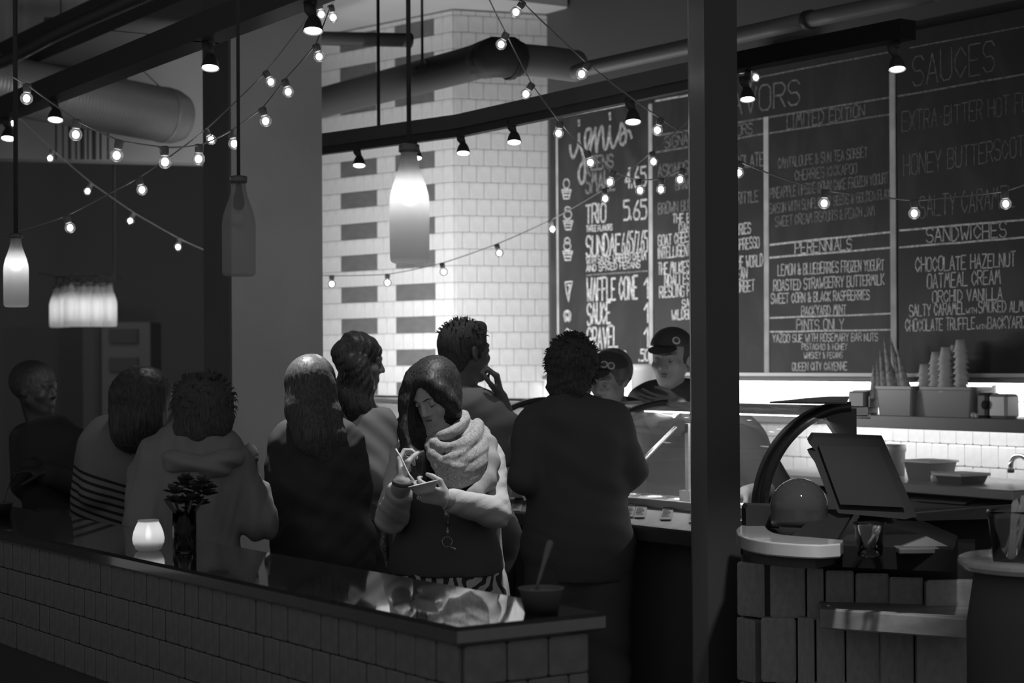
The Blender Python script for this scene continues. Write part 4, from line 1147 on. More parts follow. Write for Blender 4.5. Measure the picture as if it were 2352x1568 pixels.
mb = MB(); mb.lathe(c_ + Z * H_ * .36, [(.001, 0), (.008, .006), (.010, .014), (.006, .028), (.001, .040)], 12); mb.build('flame', M('flame', 1, .5, emit=13), cnd)
# vase with dark flowers
c_ = on_bar(424, 1268); s1 = c_[1] / F
vs_ = empty('flower_vase', c_, 'clear glass tumbler of dark flowers standing right of the candle', 'vase')
clear = Mglass('clear_glass', .96, .90, rough=.03)
wr_ = 27 * s1
mb = MB(); mb.lathe(c_, [(.001, 0), (wr_, 0), (wr_, 96 * s1), (wr_ * .94, 96 * s1), (wr_ * .92, .006), (.001, .006)], 28, cap0=False, cap1=False); mb.build('tumbler', clear, vs_)
mb = MB(); mb.lathe(c_ + Z * .006, [(wr_ * .9, 0), (wr_ * .9, 52 * s1)], 24); mb.build('water', Mglass('water', .93, .97, rough=.02), vs_)
dkg = M('dark_petals', .09, .9, spec=.1); rf = random.Random(3)
mb = MB()
for i in range(9):
    a = rf.uniform(0, 6.28); mb.tube([c_ + Z * .01 + np.array([math.cos(a + 3), math.sin(a + 3), 0]) * wr_ * .5, c_ + Z * 75 * s1 + np.array([math.cos(a), math.sin(a), 0]) * wr_ * .4, c_ + Z * 120 * s1 + np.array([math.cos(a), math.sin(a), 0]) * wr_ * 1.6], .004, 6)
mb.build('stems', dkg, vs_)
fl = [(402, 1135, 30), (425, 1118, 32), (452, 1128, 32), (476, 1138, 28), (440, 1150, 30), (412, 1158, 26), (465, 1112, 24), (392, 1152, 18), (428, 1104, 22), (484, 1122, 18), (460, 1160, 26), (436, 1172, 22)]
for (x, y, r) in fl:
    cc = q(x, y, c_[1] + rf.uniform(-.06, .06)); mb = MB(); rr = r * s1
    for i in range(11):
        a = i * 2.399; el = math.acos(1 - (i + .5) / 7) if i < 7 else 1.3; d = np.array([math.cos(a) * math.sin(el), math.sin(a) * math.sin(el), math.cos(el)])
        s_ = unit(np.cross(d, Z + .01)); u_ = np.cross(s_, d)
        p0, p1, p2 = cc, cc + d * rr * .7 + u_ * rr * .15, cc + d * rr
        mb.add([p0, p1 + s_ * rr * .50, p2 + s_ * rr * .16, p2 - s_ * rr * .16, p1 - s_ * rr * .50, p1 - u_ * rr * .16], [(0, 1, 5), (1, 2, 5), (2, 3, 5), (3, 4, 5), (4, 0, 5)], True)
    mb.build('flower_head', dkg, vs_)
# paper cups with spoons
def cup_spoon(px, py, wpx, hpx, spoon, label, g, name='ice_cream_cup'):
    c_ = on_bar(px, py); s1 = c_[1] / F; R_, H_ = wpx / 2 * s1, hpx * s1
    t = empty(name, c_, label, 'cup', 'ice cream cups on the bar')
    mm = M('paper_cup_%g' % g, g, .6)
    mb = MB(); mb.lathe(c_, [(.001, .003), (R_ * .70, .003), (R_ * .72, 0), (R_ * .94, H_ * .93), (R_, H_ * .95), (R_, H_), (R_ * .93, H_), (R_ * .90, H_ * .92), (R_ * .68, .006), (.001, .006)], 32, cap0=False, cap1=False); mb.build('cup_body', mm, t)
    mb = MB(); mb.lathe(c_ + Z * H_ * .5, [(R_ * .80, 0), (R_ * .86, H_ * .25), (R_ * .6, H_ * .40), (R_ * .2, H_ * .44), (.002, H_ * .42)], 20); mb.build('ice_cream', mm, t)
    (sx, sy), (ex, ey) = spoon; a, b = q(sx, sy, c_[1]), q(ex, ey, c_[1] + .02)
    mb = MB(); d = unit(b - a); L_ = np.linalg.norm(b - a)
    mb.tube([a, a + d * L_ * .3, a + d * L_ * .55, a + d * L_ * .85, b - d * .004, b], [.0035, .0035, .0045, .0075, .0075, .003], 10); mb.build('spoon', mm, t)
cup_spoon(1243, 1407, 106, 58, ((1228, 1365), (1265, 1240)), 'paper cup with a spoon near the right end of the bar', .15)
cup_spoon(2, 1184, 56, 30, ((5, 1162), (22, 1098)), 'paper cup with a spoon at the far left end of the bar', .10)

# ================================================================= register counter on the right
marble = M('pale_marble', .62, .12, noise=(6, .10), coat=.5)
def outline(pts, z): return [qz(x, y, z) for x, y in pts]
reg = empty('marble_counter', qz(1800, 1240, 0.0001) * 0 + np.array([qz(1800, 1230, 1.1)[0], qz(1800, 1230, 1.1)[1], 0]), 'rounded pale marble counter top over dark wall tiles, right of the steel post', 'counter')
o_ = smooth([(1760, 1196), (1725, 1200), (1698, 1210), (1692, 1220), (1710, 1233), (1760, 1243), (1830, 1249), (1885, 1251)], 4) + [(1937, 1240), (1925, 1215), (1850, 1200)]
pts_full = outline(o_, 1.10)
pts = outline(smooth([(1768, 1195), (1725, 1199), (1698, 1209), (1691, 1220), (1710, 1233), (1760, 1243), (1830, 1249), (1885, 1251)], 9) + [(1930, 1248), (1937, 1240)] + smooth([(1860, 1233), (1800, 1228), (1768, 1219), (1757, 1208)], 3), 1.10)
def edged(pts, th, b=.008):
    m_ = sum(pts) / len(pts); n_ = len(pts); mb = MB(); rings = []
    for (ins, dz) in ((b, 0), (b * .3, -b * .3), (0, -b), (0, -th + b), (b, -th)):
        rings.append([p + unit(m_ - p) * ins + Z * dz for p in pts])
    vs = [p for r in rings for p in r]
    fs = [tuple(range(n_)), tuple(range(5 * n_ - 1, 4 * n_ - 1, -1))] + [(r * n_ + i, (r + 1) * n_ + i, (r + 1) * n_ + (i + 1) % n_, r * n_ + (i + 1) % n_) for r in range(4) for i in range(n_)]
    return mb.add(vs, fs, False)
edged(pts, .038, .004).build('marble_top', marble, reg)
under = [p + unit(sum(pts_full) / len(pts_full) - p) * .035 for p in pts_full]
mb = MB(); mb.prism([p * [1, 1, 0] + [0, 0, 1.032] for p in under], (0, 0, .030)); mb.build('dark_apron', black, reg)
# curved wall of big uneven tiles below it
tm = M('rough_wall_tile', .42, .45, spec=.35, noise=(3, .12), bump=(10, .25))
tm.node_tree.nodes['Principled BSDF'].inputs['Specular IOR Level'].default_value = .5
tm_me = MB().box((0, 0, 0), (1, 0, 0), (0, 1, 0), (0, 0, 1), .09).mesh('tile'); tm_me.materials.append(tm)
core_pts = []
cols = [(1702, 1766, 5.62), (1770, 1850, 5.47), (1854, 1892, 5.42), (1896, 1960, 5.40), (1964, 2040, 5.38), (2044, 2120, 5.36), (2124, 2240, 5.30)]
rows = [(1290, 1412), (1418, 1560), (1566, 1700)]
for ri, (y0, y1) in enumerate(rows):
    for ci, (x0, x1, Y) in enumerate(cols):
        o1 = (0, -22, 10)[ri]
        Y2 = cols[min(ci + 1, len(cols) - 1)][2]
        a, b = q(x0 + (o1 if ci else 0), 1300, Y + .02), q(x1 + o1, 1300, (Y + Y2) / 2 + .02)
        za, zb_ = q((x0 + x1) / 2, y0 + (x0 - 1700) * .10 * (ri == 0), Y)[2], q((x0 + x1) / 2, y1 + (x0 - 1700) * .08, Y)[2]
        a[2] = b[2] = 0; hv = (b - a) / 2; n_ = perp(unit(b - a))
        tile_obj('tile', reg, tm_me, (a + b) / 2 + Z * (za + zb_) / 2 - n_ * random.uniform(0, .006), hv, n_ * .014, Z * (za - zb_) / 2)
mb = MB(); cp = [q(1706, 1300, 5.67), q(1770, 1300, 5.52), q(1854, 1300, 5.46), q(1960, 1300, 5.44), q(2240, 1300, 5.34), q(2240, 1300, 5.9), q(1760, 1300, 5.84)]
mb.prism([p * [1, 1, 0] for p in cp], (0, 0, 1.03)); mb.build('wall_core', MATS['bar_grout'], reg)
# low wooden ledge
led = outline([(1880, 1372), (1980, 1374), (2240, 1392), (2281, 1398), (2226, 1421), (1884, 1398)], .90)
mb = edged(led, .055, .004); c_ = sum(led) / len(led)
lo_ = empty('wooden_ledge', c_ * [1, 1, 0], 'pale wooden ledge at waist height in the lower right corner', 'ledge')
mb.build('board', M('ledge_wood', .34, .5, noise=(3, .25), stretch=(1, 6, 6)), lo_)
for x_ in (1960, 2180):
    p = q(x_, 1420, 5.35); mb = MB(); mb.prism([qz(x_, 1385, .845), qz(x_, 1385, .845) + [0, .3, 0], (qz(x_, 1385, .845) + [0, .3, -.25])], (.03, 0, 0)); mb.build('bracket', iron, lo_)
# round marble disc, far right
ctr = qz(2420, 1285, 1.10); ctr = np.array([ctr[0], 4.72, 1.10]); rr_ = abs(qz(2181, 1268, 1.1)[0] - ctr[0])
dsc = empty('round_counter', ctr * [1, 1, 0], 'round pale marble counter at the right edge holding a glass of spoons', 'counter')
edged([ctr + np.array([math.cos(a), math.sin(a), 0]) * rr_ for a in [2 * math.pi * i / 48 for i in range(48)]], .032, .012).build('marble_top', marble, dsc)
mb = MB(); mb.lathe(ctr * [1, 1, 0], [(rr_ * .9, 0), (rr_ * .9, .93), (rr_ * .8, 1.068)], 32); mb.build('base', black, dsc)

# register: dark worktop block, screen, reader, dome, glass, tray
dk = M('black_plastic', .04, .8, spec=.08)
gd = MB(); wp = outline([(1745, 1206), (1765, 1192), (2120, 1196), (2200, 1230), (2190, 1262), (1935, 1252), (1905, 1244), (1800, 1238)], 1.085)
gd.prism([p for p in wp], -Z * .06); w0 = sum(wp) / len(wp)
top('dark_worktop', gd, M('worktop_black', .02, .7, spec=.05), w0 - Z * .06, 'dark recessed worktop under the register, between the two marble counters', 'worktop')
def flat_poly(pts, Y, th, skew=0.0): return [q(x, y, Y + skew * (y - 1100)) for x, y in pts]
scr_ = empty('register_screen', q(1985, 1195, 5.50), 'black register screen seen from behind, tilted on its stand', 'register')
mb = MB(); mb.prism(flat_poly([(1868, 1003), (2030, 1010), (2106, 1186), (2080, 1192), (1925, 1178), (1898, 1128), (1872, 1062), (1858, 1042), (1874, 1036), (1858, 1018)], 5.50, .03, -.0006), (.0, .035, .012)); mb.build('screen_back', dk, scr_)
mb = MB(); mb.prism(flat_poly([(1880, 1022), (2018, 1026), (2078, 1165), (1930, 1158)], 5.48, .03, -.0006), (0, .012, 0)); mb.build('rear_cover', dk, scr_)
mb = MB(); mb.tube([q(2005, 1150, 5.56), q(2010, 1196, 5.56)], .045, 12); mb.lathe(q(2010, 1199, 5.56), [(.055, 0), (.05, .012), (.04, .02)], 20); mb.build('stand', dk, scr_)
c_ = qz(1752, 1198, 1.1005); mb = MB(); s1 = c_[1] / F
mb.prism([q(1714, 1213, 5.62), q(1713, 1168, 5.62), q(1718, 1160, 5.62), q(1790, 1162, 5.62), q(1790, 1213, 5.62)], (0, .10, 0))
top('card_reader', mb, dk, q(1750, 1213, 5.62), 'black card reader box between the steel post and the black dome', 'card reader')
c_ = q(1836, 1206, 5.52); R_ = 66 * c_[1] / F
mb = MB(); mb.lathe(c_, [(R_ * .97, 0), (R_ * 1.0, R_ * .25)] + [(R_ * math.cos(a), R_ * .62 + R_ * 1.02 * math.sin(a) * 1.0) for a in np.linspace(-.2, 1.55, 14)], 40)
top('glossy_dome', mb, M('gloss_black', .06, .05, spec=.22), c_, 'glossy black dome catching tiny light reflections on the register counter', 'dome')
mb = MB(); mb.prism([q(1812, 1246, 5.30), q(1920, 1252, 5.28), q(1962, 1180, 5.52), q(1890, 1178, 5.55)], Z * .012)
top('receipt_pad', mb, M('pad_black', .03, .4, spec=.2), q(1890, 1215, 5.4), 'flat black pad leaning in front of the register screen', 'pad')
# clear tumbler with spoons behind the marble front
def spoon_glass(px, py, wpx, hpx, label, n, light_spoons, above):
    c_ = q(px, py, 5.05 if px < 2100 else 4.62); s1 = c_[1] / F; R_, H_ = wpx / 2 * s1, hpx * s1
    t = empty('spoon_glass', c_, label, 'glass', 'clear glasses of spoons')
    mb = MB(); mb.lathe(c_, [(.001, 0), (R_ * .74, 0), (R_ * .76, .004), (R_ * .98, H_ * .90), (R_ * 1.02, H_ * .93), (R_ * 1.02, H_), (R_ * .97, H_), (R_ * .93, H_ * .9), (R_ * .70, .01), (.001, .01)], 32, cap0=False, cap1=False); mb.build('tumbler', clear, t)
    r2 = random.Random(px)
    for i in range(n):
        a = r2.uniform(0, 6.28); p0 = c_ + Z * .012 + np.array([math.cos(a), math.sin(a), 0]) * R_ * .55
        a2 = a + math.pi + r2.uniform(-.8, .8); p1 = c_ + Z * H_ * (above + r2.uniform(-.1, .1)) + np.array([abs(math.cos(a2)) * .9 + .2, math.sin(a2) * .5, 0]) * R_ * (.9 if above > 1 else .6)
        d = unit(p1 - p0); mb = MB(); L_ = np.linalg.norm(p1 - p0)
        mb.tube([p0, p0 + d * L_ * .6, p0 + d * L_ * .92, p1], [.005, .0045, .007, .003], 8); mb.build('spoon', light_spoons, t)
    return t
spoon_glass(1998, 1277, 74, 78, 'clear tumbler of spoons on the register counter in the middle', 5, M('spoon_dim', .20, .3), .85)
spoon_glass(2322, 1302, 104, 130, 'clear tumbler of pale spoons at the right edge', 9, M('spoon_white', .75, .4), 1.18)
mb = MB(); c_ = q(2105, 1262, 5.1); mb.box(c_, (.055, 0, 0), (0, .04, 0), (0, 0, .008), .003); mb.prism([q(2070, 1255, 5.12), q(2130, 1232, 5.14), q(2178, 1254, 5.12)], (0, .02, .0))
top('napkin_tray', mb, M('tray_grey', .12, .35), c_, 'small tray of folded napkins right of the middle tumbler', 'tray')

# ================================================================= shelf and back counter
zs = 1.336
shf = empty('wall_shelf', nt(6.42, tn(2150, 6.42), zs - .06), 'thick grey shelf fixed to the white tiles under the menu boards', 'shelf')
ts0, ts1 = tn(1945, 6.3), tn(2440, 6.3)
mb = MB(); mb.box(nt(6.42, (ts0 + ts1) / 2, zs - .03), D * (ts0 - ts1) / 2, N * .125, Z * .03, .003); mb.build('slab', M('shelf_grey', .13, .4), shf)
cz_ = 1.06
ct = empty('back_counter', nt(6.2, tn(2220, 6.2), 0), 'steel back counter along the white tiled wall', 'counter')
mb = MB(); t_a, t_b = tn(1700, 6.0), tn(2345, 6.0)
mb.box(nt(6.23, (t_a + t_b) / 2, cz_ - .02), D * (t_a - t_b) / 2, N * .29, Z * .02, .004); mb.build('worktop', M('counter_steel', .42, .35, metal=.5), ct)
mb = MB(); mb.box(nt(6.28, (t_a + t_b) / 2, .52), D * (t_a - t_b) / 2, N * .22, Z * .52); mb.build('cabinet', M('cabinet_dark', .07, .5), ct)
mb = MB(); mb.prism([qn(2086, 1133, 6.04), qn(2240, 1143, 6.04), qn(2215, 1158, 6.04), qn(2092, 1149, 6.04)], N * .02); mb.build('drawer_front', M('drawer_grey', .16, .5), ct)
dv = empty('dark_counter', q(2180, 1190, 5.9) * [1, 1, 0], 'dark low counter edge behind the register screen', 'counter')
mb = MB(); mb.prism([q(2090, 1180, 6.0), q(2330, 1160, 5.9), q(2340, 1168, 5.9), q(2330, 1190, 5.9), q(2110, 1196, 5.95)], (0, .05, 0)); mb.build('edge', M('edge_grey', .10, .5), dv)
mb = MB(); aa, bb_ = q(2060, 1185, 6.05), q(2420, 1180, 5.95); mb.hexa([aa * [1, 1, 0], bb_ * [1, 1, 0], bb_ * [1, 1, 0] + [0, .3, 0], aa * [1, 1, 0] + [0, .3, 0], aa, bb_, bb_ + [0, .3, 0], aa + [0, .3, 0]]); mb.build('cabinet', dk, dv)

def bin_(px0, px1, label, mat):
    n_ = 6.38; ta, tb = tn(px0, n_ - .06), tn(px1, n_ - .06)
    c = nt(n_, (ta + tb) / 2, zs); hw = abs(ta - tb) / 2; H_ = .135
    t = empty('plastic_bin', c, label, 'bin', 'bins on the wall shelf')
    mb = MB()
    def ring(f, z, ins=0):
        out = []
        for sx, sy in ((-1, -1), (1, -1), (1, 1), (-1, 1)):
            for k in range(4):
                a = {(-1, -1): math.pi, (1, -1): 1.5 * math.pi, (1, 1): 0, (-1, 1): .5 * math.pi}[(sx, sy)] + k * math.pi / 6
                rx = .02; out.append(c + D * (sx * (hw * f - rx) + rx * math.cos(a) - sx * ins) + N * (sy * (.075 * f - rx) + rx * math.sin(a) - sy * ins) + Z * z)
        return out
    R_ = [ring(.86, 0), ring(.96, H_ * .88), ring(1.0, H_ * .9), ring(1.0, H_), ring(.95, H_, .0), ring(.84, .006)]
    k = 16; vs = [p for r in R_ for p in r]
    mb.add(vs, [tuple(range(k))[::-1], tuple(range(5 * k, 6 * k))] + [(r * k + i, r * k + (i + 1) % k, (r + 1) * k + (i + 1) % k, (r + 1) * k + i) for r in range(5) for i in range(k)])
    mb.build('bin_body', mat, t)
    return t
binm = M('bin_plastic', .20, .35)
bin_(2010, 2104, 'pale plastic bin of waffle cones on the wall shelf', binm)
bin_(2112, 2242, 'pale plastic bin of stacked paper cups on the wall shelf', binm)
# waffle cones standing tip up
conem = M('waffle_cone', .46, .75, noise=(60, .35), bump=(70, .8))
for k, (bx_, by, tx_, ty_, lab) in enumerate(((2010, 886, 2006, 838, 'short leftmost waffle cone'), (2022, 886, 2014, 826, 'second waffle cone from the left, short'), (2036, 886, 2021, 800, 'third waffle cone from the left'),
                                  (2054, 886, 2030, 776, 'tall waffle cone leaning left, middle of its bin'), (2064, 884, 2034, 806, 'waffle cone tucked behind the middle one'), (2078, 886, 2044, 771, 'tall waffle cone with the topmost tip'), (2086, 884, 2060, 798, 'rightmost waffle cone leaning left'))):
    n_ = 6.375 + .012 * (k % 3 - 1); b, t_ = qn(bx_, by + 30, n_), qn(tx_, ty_, n_)
    ax = unit(t_ - b); L_ = np.linalg.norm(t_ - b); r_ = .030
    mb = MB(); prof = []
    for i in range(15): prof.append((r_ * (1 - i / 14.6) * (1 + .05 * (i % 2)), L_ * i / 14))
    mb.lathe(b, prof, 18, ax)
    o = top('waffle_cone', mb, conem, b, lab + ' in the left bin on the shelf', 'waffle cone', 'waffle cones in the bin')
# stacks of pleated cups upside down
cupm = M('pleated_cup', .66, .6)
STK = [(2126, 2.6, .3, 'leftmost'), (2150, 3.0, .8, 'second'), (2168, 3.4, 3.3, 'middle'), (2184, 5, 4, 'tall right-of-centre'), (2209, 6, 5, 'tallest right')]
for si, (px, ncup, _, w_) in enumerate(((2124, 3, 0, 'leftmost'), (2150, 4, 0, 'second'), (2172, 5, 0, 'third'), (2195, 6, 0, 'fourth, set back'), (2208, 7, 0, 'rightmost and tallest'))):
    ytop = (836, 808, 797, 792, 780)[si]; n_ = (6.37, 6.36, 6.34, 6.43, 6.36)[si]
    zt_ = qn(px, ytop, n_)[2]; base = qn(px, 880, n_)
    for k in range(9):
        H_, dz = .055, .0245 if si != 2 else .0245
        z_ = zt_ - H_ - dz * k
        if z_ < 1.425: break
        c = np.array([base[0] + .002 * math.sin(k * 2 + si), base[1], z_])
        mb = MB(); mb.lathe(c, [(.0350, 0), (.0355, .002), (.0290, .009), (.0255, .020), (.0200, H_), (.015, H_), (.0300, .003)], 36, cap0=False, rip=18, ripa=.02)
        top('paper_cup', mb, cupm, c, 'pleated cup, %s of the %s stack in the bin of cups' % (('topmost', 'second down', 'third down', 'fourth down', 'fifth down', 'sixth down', 'seventh down', 'eighth down', 'lowest')[k], w_), 'paper cup', 'stacked paper cups')
# napkin dispenser and tape dispenser on the shelf
c_ = nt(6.36, tn(1972, 6.33), zs)
nd_ = empty('napkin_dispenser', c_, 'small grey napkin dispenser left of the cone bin on the shelf', 'dispenser')
mb = MB(); mb.box(c_ + Z * .055, D * .055, N * .05, Z * .055, .008); mb.build('housing', M('dispenser_grey', .26, .45), nd_)
mb = MB(); mb.box(c_ + Z * .06 - D * .062, D * .012, N * .03, Z * .03, .004); mb.build('side_knob', MATS['dark_steel'], nd_)
mb = MB(); mb.box(c_ + Z * .112 - D * .02, D * .05, N * .045, Z * .004, .002); mb.build('napkins', M('napkin_white', .8, .8), nd_)
c_ = nt(6.36, tn(2272, 6.33), zs)
td = empty('steel_dispenser', c_, 'boxy steel dispenser with a round opening at the right of the shelf', 'dispenser')
mb = MB(); mb.box(c_ + Z * .055 + D * .03, D * .030, N * .05, Z * .055, .012); mb.build('front', MATS['dark_steel'], td)
mb = MB(); mb.lathe(c_ + Z * .058 + D * .005 - N * .052, [(.020, 0), (.020, .004), (.001, .005)], 20, -N); mb.build('opening', dk, td)
mb = MB(); mb.box(c_ + Z * .053 - D * .055, D * .052, N * .046, Z * .053, .012); mb.build('housing', M('dispenser_steel', .5, .35, metal=.4), td)
mb = MB(); mb.box(c_ + Z * .125, D * .006, N * .008, Z * .018); mb.box(c_ + Z * .142 - D * .05, D * .055, N * .02, Z * .002); mb.build('spout', M('spout_steel', .5, .3, metal=.5), td)
mb = MB(); c2 = nt(6.33, tn(2235, 6.33), zs); mb.sphere(c2 + Z * .012, .014, 10, 6); mb.sphere(c2 + Z * .009 - D * .02, .011, 10, 6); mb.sphere(c2 + Z * .008 + D * .018, .010, 10, 6)
top('crumpled_napkin', mb, MATS['napkin_white'], c2, 'crumpled white scrap on the shelf by the steel dispenser', 'napkin')
# tubs on the back counter
def tubc(px0, px1, ytop, ybot, label, g, lid=True, n_=6.2, name='food_container', round_=False):
    c = qn((px0 + px1) / 2, ybot, n_); c[2] = cz_; c = nt(float(c.dot(N)), float(c.dot(D)), cz_ + .0005); hw = abs(tn(px0, n_) - tn(px1, n_)) / 2 * (.75 if round_ else .72); H_ = (ybot - ytop) * c[1] / F
    t = empty(name, c, label, 'container', 'containers on the back counter')
    mb = MB()
    if round_: hr = (px1 - px0) / 2 * c[1] / F; mb.lathe(c, [(hr * .82, 0), (hr * .9, H_ * .75), (hr, H_ * .78), (hr, H_), (hr * .9, H_)], 28)
    else:
        b = [c + D * sx * hw * .86 + N * sy * .07 for sx, sy in ((-1, -1), (1, -1), (1, 1), (-1, 1))]; u = [c + D * sx * hw + N * sy * .085 + Z * H_ for sx, sy in ((-1, -1), (1, -1), (1, 1), (-1, 1))]
        mb.hexa(b + u)
    mb.build('tub', M('tub_%g' % g, g, .4), t)
    if lid and not round_:
        mb = MB(); mb.box(c + Z * (H_ + .006), D * hw * 1.12, N * .095, Z * .006, .003); mb.build('lid', M('lid_white', .85, .5), t)
    return t
tubc(2096, 2178, 1066, 1106, 'grey tub with a white lid, larger of the two on the back counter', .22)
tubc(2168, 2250, 1094, 1112, 'low tub with a white lid right of the larger tub', .16, n_=6.12)
tubc(2036, 2082, 1030, 1102, 'tall round pale container behind the register screen', .38, False, 6.3, round_=True)
c_ = nt(6.08, tn(2150, 6.08), cz_); mb = MB(); mb.lathe(c_, [(.026, 0), (.028, .01), (.028, .03), (.024, .036), (.026, .038), (.026, .050), (.01, .052)], 20)
top('glass_jar', mb, M('jar_glass', .55, .15, spec=.6), c_, 'little glass jar in front of the two lidded tubs', 'jar')
# faucet
f0 = nt(6.40, tn(2375, 6.4), cz_)
fc = empty('faucet', f0, 'chrome gooseneck faucet at the right edge of the photo', 'faucet')
chrome = M('chrome', .8, .12, metal=1.0)
fp = [f0, f0 + Z * .10, qn(2362, 1056, 6.38), qn(2345, 1047, 6.36), qn(2330, 1050, 6.34), qn(2323, 1062, 6.33), qn(2322, 1078, 6.33)]
mb = MB(); mb.tube([np.array(p) for p in smooth([tuple(p) for p in fp], 5)], .011, 12); mb.build('spout', chrome, fc)
mb = MB(); e_ = fp[-1]; mb.lathe(e_ - Z * .014, [(.013, 0), (.015, .004), (.015, .014), (.012, .02)], 16); mb.build('nozzle', dsteel, fc)
mb = MB(); mb.lathe(f0, [(.03, 0), (.028, .01), (.014, .02)], 20); mb.build('base', chrome, fc)
# pale tubs and a tall jar behind the two servers
mb = MB(); c_ = nt(5.9, tn(1488, 5.9), 1.38); mb.lathe(c_ - Z * .12, [(.05, 0), (.052, .22), (.045, .26), (.03, .27)], 24)
bt_ = nt(6.3, tn(1640, 6.3), 0)
c_ = nt(6.33, tn(1478, 6.33), 1.338)
mb = MB(); mb.lathe(c_, [(.065, 0), (.072, .20), (.076, .205), (.076, .235), (.06, .24)], 24)
top('white_canister', mb, M('canister_white', .6, .45), c_, 'pale canister between the two servers, under the price board', 'canister')
sh2 = nt(6.42, tn(1560, 6.42), 1.31)
mb = MB(); mb.box(sh2, D * 1.2, N * .12, Z * .028, .003)
top('wall_shelf', mb, MATS['shelf_grey'], sh2 - Z * .028, 'wall shelf behind the two servers', 'shelf')
# menu sheet lying on the case top at the right
mb = MB(); mb.prism([qz(1768, 926, 1.446), qz(1900, 913, 1.446), qz(1950, 913, 1.446), qz(1944, 928, 1.446)], Z * .006)
top('lid_tray', mb, M('tray_dark', .12, .4, noise=(25, .5)), qz(1860, 921, 1.44), 'dark speckled tray on top of the glass case, right end', 'tray')
# black chair back / bench edge in the far left
c_ = q(190, 1148, 9.1)
bn = empty('dark_bench', c_ * [1, 1, 0], 'dark high table with a faintly lit edge behind the bar on the left', 'table')
mb = MB(); mb.box(c_, (.125, .0, .002), (0, .22, 0), (0, 0, .012), .003); mb.build('table_top', M('bench_wood', .14, .5), bn)
mb = MB(); mb.lathe(c_ * [1, 1, 0] + [0, .1, 0], [(.2, 0), (.2, .02), (.03, .03), (.03, c_[2] - .01)], 16); mb.build('pedestal', iron, bn)
